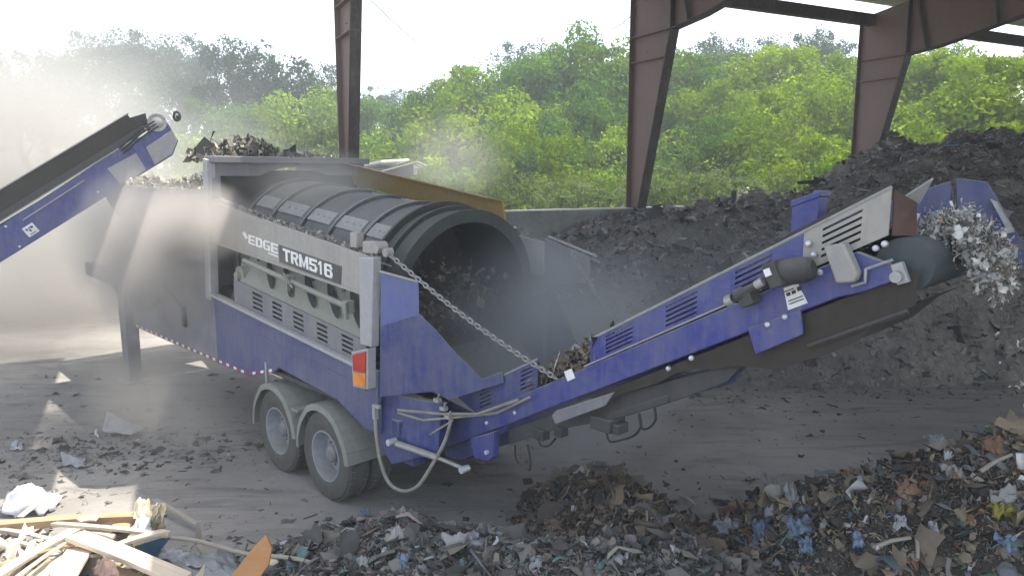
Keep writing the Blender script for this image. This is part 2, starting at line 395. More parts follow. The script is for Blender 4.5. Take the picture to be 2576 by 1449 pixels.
# ------------------------------------------------------------------ waste pieces
def template_pieces():
    T = []
    # curved strip, flat chip, block, crumpled sheet, stick
    s = np.array([(-.5, -.12, 0), (-.5, .12, 0), (-.15, -.14, .1), (-.15, .1, .12), (.2, -.1, .1), (.2, .14, .07), (.5, -.12, -.02), (.5, .1, 0)])
    T.append((s, [(0, 2, 3, 1), (2, 4, 5, 3), (4, 6, 7, 5)]))
    s = np.array([(-.5, -.3, 0), (.3, -.42, .05), (.5, .2, .0), (-.1, .45, .09), (-.45, .25, .02), (0, 0, .12)])
    T.append((s, [(0, 1, 5), (1, 2, 5), (2, 3, 5), (3, 4, 5), (4, 0, 5)]))
    b = np.array([(x, y, z) for x in (-.5, .5) for y in (-.16, .16) for z in (-.06, .06)])
    T.append((b, [(0, 1, 3, 2), (4, 6, 7, 5), (0, 4, 5, 1), (2, 3, 7, 6), (0, 2, 6, 4), (1, 5, 7, 3)]))
    g = np.array([(x, y, 0) for y in (-.5, -.15, .2, .5) for x in (-.5, -.2, .15, .5)], float); g += rng.normal(0, .1, g.shape); g[:, 2] *= 1.6
    T.append((g, [(j * 4 + i, j * 4 + i + 1, (j + 1) * 4 + i + 1, (j + 1) * 4 + i) for j in range(3) for i in range(3)]))
    b = np.array([(x, y, z) for x in (-.5, .5) for y in (-.035, .035) for z in (-.03, .03)])
    T.append((b, [(0, 1, 3, 2), (4, 6, 7, 5), (0, 4, 5, 1), (2, 3, 7, 6), (0, 2, 6, 4), (1, 5, 7, 3)]))
    s = np.array([(-.5, -.05, 0), (-.5, .05, 0), (-.2, .08, .2), (-.2, .18, .2), (.2, -.1, .25), (.2, 0, .22), (.5, .05, -.05), (.5, .14, -.05)])
    T.append((s, [(0, 2, 3, 1), (2, 4, 5, 3), (4, 6, 7, 5)]))
    return T
TPL = template_pieces()
PAL_NEAR = [((.20, .165, .12), 30), ((.07, .06, .05), 22), ((.34, .27, .18), 20), ((.20, .21, .22), 12), ((.36, .34, .29), 7), ((.14, .19, .22), 5), ((.5, .51, .52), 2.5), ((.26, .12, .05), 3), ((.10, .17, .13), 2), ((.18, .08, .07), 1.5), ((.05, .12, .28), .4)]
PAL_GREY = [((.155, .145, .13), 32), ((.08, .078, .072), 26), ((.23, .205, .17), 22), ((.25, .26, .27), 7), ((.16, .20, .20), 6), ((.42, .43, .44), 2.5), ((.22, .14, .10), 2), ((.10, .22, .20), 2), ((.25, .19, .19), 2)]
PAL_BROWN = [((.20, .15, .10), 34), ((.09, .075, .055), 24), ((.24, .19, .125), 18), ((.30, .26, .20), 8), ((.12, .12, .12), 12), ((.4, .4, .38), 2)]
PAL_BACK = [((.24, .22, .195), 38), ((.33, .31, .275), 28), ((.10, .056, .05), 20), ((.32, .31, .29), 11), ((.38, .38, .37), 3), ((.14, .07, .05), 2), ((.09, .12, .15), 2)]
PAL_WHITE = [((.62, .61, .57), 38), ((.42, .41, .38), 30), ((.20, .18, .15), 20), ((.12, .11, .10), 8), ((.40, .28, .18), 6)]
PAL_PALE = [((.42, .39, .33), 40), ((.28, .25, .2), 30), ((.12, .11, .1), 20), ((.6, .58, .52), 12)]
def scatter(name, pts, sizes, pal, parent=None, tilt=.6, types=None, mat='debris', lift=.25, kind='stuff', label=None, dirs=None):
    n = len(pts); ty = rng.choice(len(TPL), n, p=types if types is not None else [.26, .10, .07, .15, .16, .26])
    W_ = np.array([q[1] for q in pal], float); W_ /= W_.sum(); pc = np.array([q[0] for q in pal])
    colr = pc[rng.choice(len(pal), n, p=W_)] * rng.uniform(.7, 1.35, (n, 1))
    Vs, Fs, Cs, off = [], [], [], 0
    for t, (tv, tf) in enumerate(TPL):
        idx = np.where(ty == t)[0]; m = len(idx)
        if not m: continue
        a = rng.uniform(0, 2 * np.pi, m); b = rng.normal(0, tilt, m); g = rng.normal(0, tilt, m)
        ca, sa, cb, sb, cg, sg = np.cos(a), np.sin(a), np.cos(b), np.sin(b), np.cos(g), np.sin(g)
        Rz = np.zeros((m, 3, 3)); Rz[:, 0, 0] = ca; Rz[:, 0, 1] = -sa; Rz[:, 1, 0] = sa; Rz[:, 1, 1] = ca; Rz[:, 2, 2] = 1
        Ry = np.zeros((m, 3, 3)); Ry[:, 0, 0] = cb; Ry[:, 0, 2] = sb; Ry[:, 2, 0] = -sb; Ry[:, 2, 2] = cb; Ry[:, 1, 1] = 1
        Rx = np.zeros((m, 3, 3)); Rx[:, 1, 1] = cg; Rx[:, 1, 2] = -sg; Rx[:, 2, 1] = sg; Rx[:, 2, 2] = cg; Rx[:, 0, 0] = 1
        Rm = Rz @ Ry @ Rx; sz = sizes[idx][:, None, None] * rng.uniform(.6, 1.5, (m, 1, 3))
        v = (tv[None] * sz + rng.normal(0, .03, (m, len(tv), 3)) * sizes[idx][:, None, None]) @ Rm.transpose(0, 2, 1)
        v += pts[idx][:, None]; v[:, :, 2] += (sizes[idx] * lift)[:, None]
        Vs.append(v.reshape(-1, 3)); Cs.append(np.repeat(colr[idx], len(tv), 0))
        k = len(tv)
        for q in tf:
            Fs.append(off + (np.arange(m)[:, None] * k + np.array(q)[None]))
        off += m * k
    V = np.concatenate(Vs); Cc = np.concatenate(Cs)
    me = bpy.data.meshes.new(name); lt = np.concatenate([np.full(len(f), f.shape[1]) for f in Fs]); lv = np.concatenate([f.ravel() for f in Fs])
    me.vertices.add(len(V)); me.vertices.foreach_set('co', V.ravel()); me.loops.add(len(lv)); me.loops.foreach_set('vertex_index', lv.astype(np.int32))
    me.polygons.add(len(lt)); me.polygons.foreach_set('loop_start', np.concatenate([[0], np.cumsum(lt)[:-1]]).astype(np.int32)); me.polygons.foreach_set('loop_total', lt.astype(np.int32))
    me.update(calc_edges=True); me.validate()
    ca_ = me.color_attributes.new('Col', 'FLOAT_COLOR', 'POINT'); ca_.data.foreach_set('color', np.concatenate([np.clip(Cc, 0, 1), np.ones((len(Cc), 1))], 1).ravel())
    o = link_mesh(name, me, M[mat], parent)
    if kind: o['kind'] = kind
    if label: o['label'] = label
    return o
def sizes_of(n, med, sig=.5, hi=None):
    s = med * np.exp(rng.normal(0, sig, n)); return np.minimum(s, hi or med * 4)

def sstep(a, b, x): t = np.clip((x - a) / (b - a), 0, 1); return t * t * (3 - 2 * t)
# back mound against the wall
def back_h(X, Y):
    yw = 16 + .65 + (X - 3.13) * .5095                   # wall line
    yb = 12.75 + .25 * np.sin(X * .7) + .012 * np.maximum(X - 4, 0) ** 2
    yb = np.where(X < 1.5, yb + (1.5 - X) * -.05, yb)
    top = 3.02 + .16 * fbm(X, Y, .8, 2, 1) + 1.45 * sstep(5.6, 9.8, X) + .4 * sstep(10, 14, X)
    ramp_ = (Y - yb) * 1.12
    h = top * (1 - np.exp(-np.maximum(ramp_, 0) / top * 2.3)) * 1.02
    h = h + .24 * fbm(X, Y, 1.7, 4, 2) * sstep(0, .8, ramp_)
    back = (yw - .55) - Y                                # hold the mound in front of the wall unless it is high enough to spill
    h = np.where(Y > yw - .9, np.where(X > 6.5, h - np.maximum(Y - yw + .9, 0) * 1.6, np.where(Y > yw - .3, -1, h)), h)
    h = h * sstep(-2.5, -.9, X)
    return np.where(ramp_ > 0, h, -.15 + .0 * X)
bk = grid('dark_mound', -2.6, 20, 12.2, 27, 230, 150, back_h, M['soil_back'], keep=lambda x, y, z: z > -.1)
tag(bk, 'long dark mound of screened waste heaped against the concrete wall, rising to the right', 'mound')
n = 55000; X = rng.uniform(-2.2, 15, n); Y = rng.uniform(12.4, 23, n); H = back_h(X, Y); k = H > .02
Pk = np.stack([X, Y, H], 1)[k]; scatter('waste_scrap', Pk, sizes_of(len(Pk), .06, .5, .25), PAL_BACK, bk, .5)
kb = rng.choice(len(Pk), 900); scatter('large_scrap', Pk[kb], sizes_of(900, .2, .4, .5), [((.11, .10, .09), 40), ((.2, .2, .19), 20), ((.05, .05, .05), 25), ((.10, .13, .15), 8), ((.15, .08, .06), 5), ((.35, .35, .34), 4)], bk, .5)

def g2(X, Y, cx, cy, sx, sy, h, rot=0):
    c, s = math.cos(rot), math.sin(rot); u = (X - cx) * c + (Y - cy) * s; v = -(X - cx) * s + (Y - cy) * c
    return h * np.exp(-(u / sx) ** 2 - (v / sy) ** 2)
def h_right(X, Y):
    h = g2(X, Y, 5.5, 6.9, 2.2, 1.2, 1.18) + g2(X, Y, 3.4, 6.1, 1.5, .85, .62) + g2(X, Y, 2.9, 6.9, .6, .5, .25) + g2(X, Y, 6.0, 5.2, 2.5, 1.5, .8)
    return h + .06 * fbm(X, Y, 3.5, 3, 3) * np.clip(h * 3, 0, 1) - .12
def h_mid(X, Y):
    h = g2(X, Y, .92, 7.65, .62, .75, .62) + g2(X, Y, 1.2, 6.6, .95, .6, .50) + g2(X, Y, 1.5, 5.9, 1.1, .5, .42)
    return h + .05 * fbm(X, Y, 4, 3, 1) * np.clip(h * 3, 0, 1) - .08
def h_low(X, Y):
    h = g2(X, Y, -1.15, 6.45, 1.25, .55, .58) + g2(X, Y, .5, 5.9, 1.5, .5, .40) + g2(X, Y, 1.6, 5.6, 1.2, .6, .42) + g2(X, Y, -.8, 5.3, 2.2, .7, .35)
    return h + .05 * fbm(X, Y, 4, 3, 2) * np.clip(h * 3, 0, 1) - .1
specs = [
    ('waste_heap', h_right, (1.2, 9.5, 3.4, 9.8), 'large heap of shredded mixed rubbish with rags and wood at the lower right', PAL_NEAR, 95000, .033),
    ('mulch_mound', h_mid, (-.9, 3.6, 4.6, 9.2), 'small brown mound of shreds on the floor under the raised conveyor', PAL_BROWN, 30000, .034),
    ('shredded_ridge', h_low, (-3.2, 3.9, 3.9, 7.6), 'low grey ridge of shredded rubbish along the near edge in the middle', PAL_GREY, 55000, .033)]
HEAPS = {}
for nm, hf, (x0, x1, y0, y1), lab, pal, n, med in specs:
    o = grid(nm, x0, x1, y0, y1, 160, 130, hf, M['soil_near'], keep=lambda x, y, z: z > -.04); tag(o, lab, 'heap'); HEAPS[nm] = (o, hf)
    X = rng.uniform(x0, x1, n * 2); Y = rng.uniform(y0, y1, n * 2); H = hf(X, Y); k = H > .0; Pk = np.stack([X, Y, H], 1)[k][:n]
    scatter('shredded_scrap', Pk, sizes_of(len(Pk), med, .6, .22), pal, o, .7)
    kb = rng.choice(len(Pk), int(n / 60)); scatter('coarse_scrap', Pk[kb], sizes_of(len(kb), .105, .4, .3), pal, o, .55, types=[.30, .10, .02, .16, .14, .28])
# loose scraps over the floor
n = 36000; X = rng.uniform(-9, 9, n); Y = rng.uniform(5.5, 13.5, n)
dens = .10 + 2.2 * np.exp(-((X + 5.0) / 1.5) ** 2 - ((Y - 9.7) / .55) ** 2) + 1.2 * np.exp(-((X + 6.5) / 1.6) ** 2 - ((Y - 9.0) / .8) ** 2) + .7 * np.exp(-((Y - 12.7) / .8) ** 2) * (X > 0) + .9 * np.exp(-((X + 1) / 3) ** 2 - ((Y - 6.9) / .5) ** 2) + .8 * np.exp(-((X - 2.2) / 1.5) ** 2 - ((Y - 7.4) / .9) ** 2)
k = rng.uniform(0, 1, n) < dens * .55; Pk = np.stack([X[k], Y[k], 0 * X[k]], 1)
o = scatter('floor_litter', Pk, sizes_of(len(Pk), .042, .6, .15), [((.06, .057, .052), 45), ((.11, .105, .095), 25), ((.22, .21, .19), 14), ((.38, .37, .35), 4)], None, .25, lift=.10); tag(o, 'small grey scraps and chips littered over the yard floor')
# ------------------------------------------------------------------ forest
def crown_mesh(name, seed, nclump, per, leaf_s, squash=.85, spread=1.0, mats=None, pine=False):
    r = np.random.default_rng(seed); cs = []
    for i in range(nclump):
        d = r.normal(0, 1, 3); d /= np.linalg.norm(d); rad = r.uniform(.45, 1.0) ** .6
        if pine: rad = r.uniform(.3, 1.05)
        c = d * rad * np.array([1, 1, squash]);
        if c[2] < -.62: c[2] *= .5
        cs.append((c, r.uniform(.13, .34) * spread))
    V = []
    for c, s in cs:
        d = r.normal(0, 1, (per, 3)); d /= np.linalg.norm(d, axis=1)[:, None]; d[:, 2] = d[:, 2] * .9 + .15; d = d / np.linalg.norm(d, axis=1)[:, None]
        p = c + d * s * r.uniform(.6, 1.05, (per, 1)) * np.array([1.05, 1.05, .95])
        nrm = d + r.normal(0, .6, (per, 3)); nrm /= np.linalg.norm(nrm, axis=1)[:, None]
        a = np.cross(nrm, r.normal(0, 1, (per, 3))); a /= np.linalg.norm(a, axis=1)[:, None]; b = np.cross(nrm, a)
        L = leaf_s * r.uniform(.6, 1.4, (per, 1))
        V.append(np.stack([p - a * L, p - b * L * .55, p + a * L, p + b * L * .55], 1).reshape(-1, 3))
    V = np.concatenate(V); nf = len(V) // 4
    me = bpy.data.meshes.new(name); me.vertices.add(len(V)); me.vertices.foreach_set('co', V.ravel()); me.loops.add(nf * 4)
    me.loops.foreach_set('vertex_index', np.arange(nf * 4, dtype=np.int32)); me.polygons.add(nf)
    me.polygons.foreach_set('loop_start', np.arange(0, nf * 4, 4, dtype=np.int32)); me.polygons.foreach_set('loop_total', np.full(nf, 4, dtype=np.int32)); me.update(calc_edges=True)
    return me
def trunk_mesh(seed):
    r = random.Random(seed); mb = MB()
    path = [(r.uniform(-.04, .04) * i, r.uniform(-.04, .04) * i, i * .25) for i in range(5)]
    mb.tube(path, [.05, .042, .035, .028, .018], 8)
    for j in range(5):
        z = .45 + .11 * j; a = r.uniform(0, 6.28); l = r.uniform(.10, .2)
        mb.tube([(0, 0, z), (math.cos(a) * l * .6, math.sin(a) * l * .6, z + .08), (math.cos(a) * l, math.sin(a) * l, z + .14)], [.02, .014, .007], 5)
    me = bpy.data.meshes.new('trunk'); me.from_pydata(mb.v, [], mb.f); me.polygons.foreach_set('use_smooth', [True] * len(me.polygons)); me.update(); me.materials.append(M['bark']); return me
TR = [trunk_mesh(i) for i in range(3)]
CM = {}
for i in range(4):
    for mk in ('leaf_mid', 'leaf_bright'):
        me = crown_mesh('crown', 10 + i + (7 if mk == 'leaf_bright' else 0), 60, 160, .036, 1.05); me.materials.append(M[mk]); CM[(mk, i)] = me
for i in range(3):
    me = crown_mesh('crown', 40 + i, 75, 80, .032, .9, .85, pine=True); me.materials.append(M['leaf_dark']); CM[('leaf_dark', i)] = me
for i in range(2):
    me = crown_mesh('crown', 60 + i, 45, 60, .05, .9, 1.); me.materials.append(M['leaf_pale']); CM[('leaf_pale', i)] = me
KIND = {'leaf_mid': ('broadleaf_tree', 4, 'tree'), 'leaf_bright': ('broadleaf_tree', 4, 'tree'), 'leaf_dark': ('pine_tree', 3, 'tree'), 'leaf_pale': ('bush', 2, 'bush')}
GRP = {'leaf_mid': 'mid green trees of the wood behind the wall', 'leaf_bright': 'bright green trees of the wood behind the wall', 'leaf_dark': 'dark tall trees rising behind the wood', 'leaf_pale': 'pale bushes just behind the wall'}
LABT = {'leaf_mid': 'mid green leafy tree in the dense wood behind the wall', 'leaf_bright': 'bright yellow green leafy tree in the dense wood behind the wall', 'leaf_dark': 'dark hazy tall tree rising behind the green wood', 'leaf_pale': 'pale green bush growing just behind the concrete wall'}
tn = [0]
TREES = []
ROW = ['']
def tree(px, py_top, depth, rad, mk, full=None, label=None, stretch=1.):
    """crown whose top shows at (px, py_top) when standing depth metres away"""
    tp = at_depth(px, py_top, depth); nm, nv, cat = KIND[mk]; tn[0] += 1
    rz = rad * stretch; zc = tp.z - rz * (1.13 if mk in ('leaf_mid', 'leaf_bright') else .98)
    t = empty(nm, (tp.x, tp.y, 0)); tag(t, label or LABT[mk], cat, GRP[mk]); TREES.append((ROW[0], mk, px, t, label))
    c = bpy.data.objects.new('crown', CM[(mk, tn[0] % nv)]); COL.objects.link(c); c.parent = t
    c.location = (0, 0, zc); c.scale = (rad * random.uniform(.85, 1.15), rad * random.uniform(.85, 1.15), rz); c.rotation_euler = (0, 0, random.uniform(0, 6.28))
    k = bpy.data.objects.new('trunk', TR[tn[0] % 3]); COL.objects.link(k); k.parent = t
    hgt = max(zc + rz * .2, 1.); k.scale = (hgt * .7, hgt * .7, hgt); k.rotation_euler = (0, 0, random.uniform(0, 6.28))
    return t
ROW[0] = 'on the far skyline'
# far dark row (left, hazy) and dark crowns peeping over the green wood
for (x, y, d, r) in ((-60, 120, 75, 5), (40, 110, 75, 5), (150, 88, 72, 4.6), (235, 72, 72, 3.6), (290, 62, 70, 3.4), (350, 72, 70, 4), (430, 74, 68, 4), (480, 90, 68, 4), (90, 150, 66, 5), (250, 150, 64, 5), (400, 150, 62, 5)):
    tree(x, y, d, r, 'leaf_dark')
tree(590, 78, 52, 3.2, 'leaf_dark'); 
tree(640, 90, 52, 4.2, 'leaf_dark', label='broad dark round-topped tree standing out on the skyline left of the thin column', stretch=1.3)
tree(700, 150, 51, 3.4, 'leaf_dark'); tree(745, 190, 55, 3.4, 'leaf_dark')
tree(815, 148, 60, 2.2, 'leaf_dark', label='small dark tree crown touching the left side of the thin column')
for (x, y, d, r) in ((1320, 95, 62, 3.0), (1360, 120, 60, 2.8), (1750, 98, 62, 2.6), (1820, 84, 62, 3.2), (1865, 100, 62, 2.5), (1960, 72, 60, 2.4), (2050, 66, 60, 2.6), (2090, 80, 60, 2.6), (2170, 110, 60, 2.5), (2370, 105, 60, 2.8), (2420, 110, 60, 2.5), (970, 208, 66, 2.0), (905, 240, 64, 2.4), (1060, 215, 64, 2.0)):
    tree(x, y, d, r, 'leaf_dark')
# main green wood, back row
ROW[0] = 'in the back row of the wood'
for (x, y, d, r) in ((560, 230, 46, 4), (700, 255, 45, 4), (790, 215, 46, 4), (880, 222, 47, 3.4), (960, 225, 46, 3.2), (1030, 222, 45, 3.2), (1100, 180, 43, 3.2), (1180, 150, 42, 3.2), (1250, 140, 42, 3.0), (1340, 130, 42, 3.4), (1410, 95, 42, 2.8), (1470, 66, 41, 2.7), (1530, 95, 41, 2.8), (1590, 110, 41, 3.2),
                     (1680, 125, 42, 3.2), (1760, 135, 41, 3.2), (1850, 140, 41, 3.2), (1930, 112, 40, 3.2), (2010, 110, 40, 3.2), (2100, 128, 39, 3.0), (2180, 140, 38, 3.0), (2270, 135, 36, 3.0), (2350, 128, 36, 3.2), (2440, 110, 34, 3.0), (2520, 90, 34, 3.2), (2610, 85, 33, 3.2)):
    tree(x, y, d, r, 'leaf_bright' if (x > 1900 or random.random() < .35) else 'leaf_mid')
# middle and lower rows
for row, (dy, d0, r0) in enumerate(((105, 37, 3.1), (205, 33, 2.9), (300, 29, 2.6))):
    x = 500 + row * 50; ROW[0] = ('in the second row of the wood', 'in the third row of the wood', 'in the front row of the wood')[row]
    while x < 2720:
        base = 235 if x < 1050 else (200 if x < 1150 else (130 if x < 1300 else 110))
        yy = base + dy + random.uniform(-35, 35); d = d0 + random.uniform(-1.5, 1.5) - (x - 1300) / 500
        if x < 900: yy = max(yy, 300)
        tree(x, yy, d, r0 * random.uniform(.8, 1.2), random.choice(['leaf_mid', 'leaf_bright', 'leaf_mid']) if x < 1700 else random.choice(['leaf_bright', 'leaf_bright', 'leaf_mid']))
        x += random.uniform(85, 130)
ROW[0] = 'just behind the wall'
tree(1330, 305, 28, 2.3, 'leaf_bright', label='rounded bright tree in front of the wood between the first two columns')
for (x, y, d, r) in ((1410, 440, 24, .9), (1450, 470, 23.5, .8), (1510, 455, 24, .9), (1560, 480, 23, .6), (1640, 400, 25, 1.0), (1700, 445, 24.5, .9), (1750, 425, 25, .7), (1800, 430, 25.5, 1.0), (1860, 435, 26, .9), (1900, 470, 25, .7), (2030, 415, 26, 1.2), (1930, 485, 25, .5), (960, 380, 26, 1.3), (1080, 420, 26, 1.1), (1000, 440, 25, 1), (740, 300, 27, 1.8), (680, 330, 27, 1.8), (800, 290, 27, 1.6)):
    tree(x, y, d, r, 'leaf_pale')
ORD = 'first second third fourth fifth sixth seventh eighth ninth tenth eleventh twelfth thirteenth fourteenth fifteenth sixteenth seventeenth eighteenth nineteenth'.split()
ORD += ['twentieth'] + ['twenty-' + q for q in ORD[:9]] + ['thirtieth'] + ['thirty-' + q for q in ORD[:9]]
KW = {'leaf_mid': 'mid green tree', 'leaf_bright': 'bright green tree', 'leaf_dark': 'dark hazy tree', 'leaf_pale': 'pale green bush'}
for key in sorted({(a, b) for a, b, *_ in TREES}):
    lst = sorted([q for q in TREES if (q[0], q[1]) == key], key=lambda q: q[2])
    for i, q in enumerate(lst):
        if not q[4]: q[3]['label'] = f"{KW[key[1]]} {key[0]}, {ORD[i]} such from the left"
# dense undergrowth slope behind the wood
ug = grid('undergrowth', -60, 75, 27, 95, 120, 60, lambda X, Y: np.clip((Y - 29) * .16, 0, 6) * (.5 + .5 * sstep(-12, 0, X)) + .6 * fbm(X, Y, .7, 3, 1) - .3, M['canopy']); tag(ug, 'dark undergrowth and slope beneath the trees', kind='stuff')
# pale rubble mound beyond the wall
def h_rub(X, Y): return g2(X, Y, 7.9, 25, 1.5, 1.5, 3.3) + .15 * fbm(X, Y, 2, 3, 2) - .15
o = grid('rubble_mound', 4.5, 11.5, 22, 28.5, 60, 60, h_rub, M['soil_pale'], keep=lambda x, y, z: z > -.1); tag(o, 'small pale sunlit rubble mound peeking over the concrete wall', 'mound')
X = rng.uniform(5, 11, 2500); Y = rng.uniform(22.5, 28, 2500); H = h_rub(X, Y); k = H > 0; Pk = np.stack([X, Y, H], 1)[k]
scatter('rubble_scrap', Pk, sizes_of(len(Pk), .1, .5, .4), PAL_PALE, o, .5)
# wires
for lab, A, B in (('thin grey wire slanting down right of the thin column', at_depth(900, -30, 20), at_depth(1150, 170, 34)), ('thin wire slanting down to the left from the middle column', at_depth(1625, 0, 17), at_depth(1515, 72, 30))):
    mb = MB(); mb.tube([A.lerp(B, t) - Vector((0, 0, .25 * math.sin(math.pi * t))) for t in np.linspace(0, 1, 12)], .014, 5); o = mb.build('guy_wire', M['wire']); tag(o, lab, 'wire')

# ================================================================== THE SCREENING MACHINE
MO = Vector((-2.18, 8.10, 0)); AX = Vector((.697165, -.716911, 0)); RZ = math.atan2(AX.y, AX.x)
tro = empty('trommel_screen', MO, RZ); tag(tro, 'long blue and dust grey trommel screening machine with a raised tail conveyor', 'screening machine')
def L(s, v, z): return Vector((-s, v, z))                # s towards the feed end, v away from the camera side
def W(s, v, z): return MO + Matrix.Rotation(RZ, 3, 'Z') @ L(s, v, z)
def side(name, pts, v0, v1, mat, parent=None, bevel=.006):
    return MB().prism([L(s, v0, z) for s, z in pts], (0, v1 - v0, 0)).build(name, M[mat], parent or tro, bevel)
zl = lambda s: 1.865 + .087 * s      # ledge line
zb_ = lambda s: 2.604 + .078 * s     # bottom of upper cover
zp = lambda s: 3.065 + .118 * s      # top of upper cover
# chassis side plates
chas = [(-1.15, zl(-1.15)), (2.86, zl(2.86)), (2.86, 1.10), (1.84, 1.11), (1.13, 1.31), (1.01, 1.39), (-.35, 1.29), (-.90, 1.09), (-1.15, 1.10)]
side('chassis_side', chas, 0, .05, 'purple_blue'); side('chassis_side', chas, 2.45, 2.5, 'purple_blue')
fr = [(2.865, 2.82), (6.45, 2.95), (6.45, 1.10), (2.865, 1.10)]
side('engine_side_panel', fr, .0, .04, 'blue_dusty'); side('engine_side_panel', fr, 2.46, 2.5, 'blue_dusty')
side('front_bulkhead', [(6.40, 2.95), (6.45, 2.95), (6.45, 1.1), (6.40, 1.1)], .04, 2.46, 'blue_dusty')
MB().plate([L(-1.1, .05, 1.30), L(6.4, .05, 1.30), L(6.4, 2.45, 1.30), L(-1.1, 2.45, 1.30)], .05).build('chassis_floor', M['dark_steel'], tro)
mb = MB(); mb.prism([L(s, -.07, zl(s) - .035) for s in (-.95, 2.86)] + [L(s, -.07, zl(s)) for s in (2.86, -.95)], (0, .068, 0)); mb.build('ledge', M['grey_post'], tro, .005)
for a, b in (((-.95, 1.52), (2.8, 1.80)),):
    MB().prism([L(a[0], -.012, a[1]), L(b[0], -.012, b[1]), L(b[0], -.012, b[1] + .03), L(a[0], -.012, a[1] + .03)], (0, .01, 0)).build('fold_line', M['purple_blue'], tro)
# louvre strip with real openings
groups = [(1.66, 1.38), (1.12, .87), (.60, .35), (.05, -.18), (-.47, -.70)]
holes = [(g1 - .0, g0, b, b + .11) for (g0, g1) in groups for b in (.14, .34, .54, .74)]
mb = MB(); mb.holed(lambda a, z: L(a, .012, z), -.95, 2.2, lambda a: zl(a), lambda a: 2.14 + .105 * a, holes, (0, .012, 0)); mb.build('louvre_panel', M['blue_dusty'], tro)
side('louvre_shade_sheet', [(-.94, 1.80), (2.19, 2.06), (2.19, 2.36), (-.94, 2.02)], .05, .06, 'hose_black', bevel=0)  # black sheet puts the shade behind the louvres into colour
# slanted chute plate behind, with black plates painting the shade inside its diagonal slots
MB().plate([L(-.94, .03, 2.04), L(2.15, .03, 2.37), L(2.15, .36, 2.80), L(-.94, .36, 2.56)], .01).build('chute_plate', M['grey_chute'], tro)
def chute(s, f): zb = 2.04 + (s + .94) * .1068; zt2 = 2.56 + (s + .94) * .0777; return L(s, .03 + .33 * f - .036, zb + (zt2 - zb) * f + .020)
for (sa, sb) in ((1.62, 1.16), (1.18, .68), (.66, .14), (.14, -.36), (-.34, -.82)):
    w_ = .05; mb = MB(); pts = []
    for i in range(12):
        g = 2 * math.pi * i / 12; u = math.cos(g) * .5 + .5; q = math.sin(g) * w_
        pts.append(chute(sa + (sb - sa) * u + q * .9, .72 - .58 * u - q * 1.1))
    mb.plate(pts, .002); mb.build('slot_dark_plate', M['hose_black'], tro)
# recessed bay with bearing block, left of the chute
side('recess_back', [(2.16, 2.1), (2.84, 2.15), (2.84, 2.85), (2.16, 2.8)], .38, .40, 'dark_steel', bevel=0)
mb = MB(); mb.cyl(L(2.1, .30, 2.42), L(2.1, .05, 2.42), .13, 20); mb.cyl(L(2.1, .06, 2.42), L(2.1, .0, 2.42), .06, 12); mb.build('drive_motor', M['grey_chute'], tro)
# pipe rail
mb = MB(); mb.cyl(L(1.75, -.03, 2.66), L(-.72, -.03, 2.37), .032, 12); mb.build('pipe_rail', M['grey_chute'], tro)
for s in (.55, -.70):
    mb = MB(); mb.box(L(s, -.03, 2.466 + .122 * s), (.09, .10, .13)); mb.box(L(s - .03, -.07, 2.43 + .122 * s), (.03, .05, .18))
    mb.build('rail_bracket', M['grey_chute'], tro, .006)
mb = MB()
for i, (ds, dz) in enumerate(((.12, .10), (.02, .13), (-.10, .02), (-.18, -.03))):
    mb.tube([L(.50, -.06, 2.50), L(.50 + ds, -.12, 2.50 + dz)], [.022, .008], 6)
mb.build('latch', M['grey_chute'], tro)
# upper cover
cov = side('upper_cover', [(-1.15, zb_(-1.15)), (2.80, zb_(2.8)), (2.80, zp(2.8)), (-1.15, zp(-1.15))], -.01, .02, 'grey_panel')
MB().plate([L(-1.15, .02, zp(-1.15) - .03), L(2.8, .02, zp(2.8) - .03), L(2.8, .22, zp(2.8) - .10), L(-1.15, .22, zp(-1.15) - .10)], .012).build('cover_lip', M['grey_panel'], cov)
MB().prism([L(-1.0, -.02, zb_(-1.)), L(2.78, -.02, zb_(2.78)), L(2.78, -.02, zb_(2.78) + .03), L(-1.0, -.02, zb_(-1.) + .03)], (0, .009, 0)).build('cover_rib', M['grey_panel'], cov)
side('far_cover', [(-1.15, zb_(-1.15)), (2.80, zb_(2.8)), (2.80, zp(2.8)), (-1.15, zp(-1.15))], 2.46, 2.49, 'grey_panel')
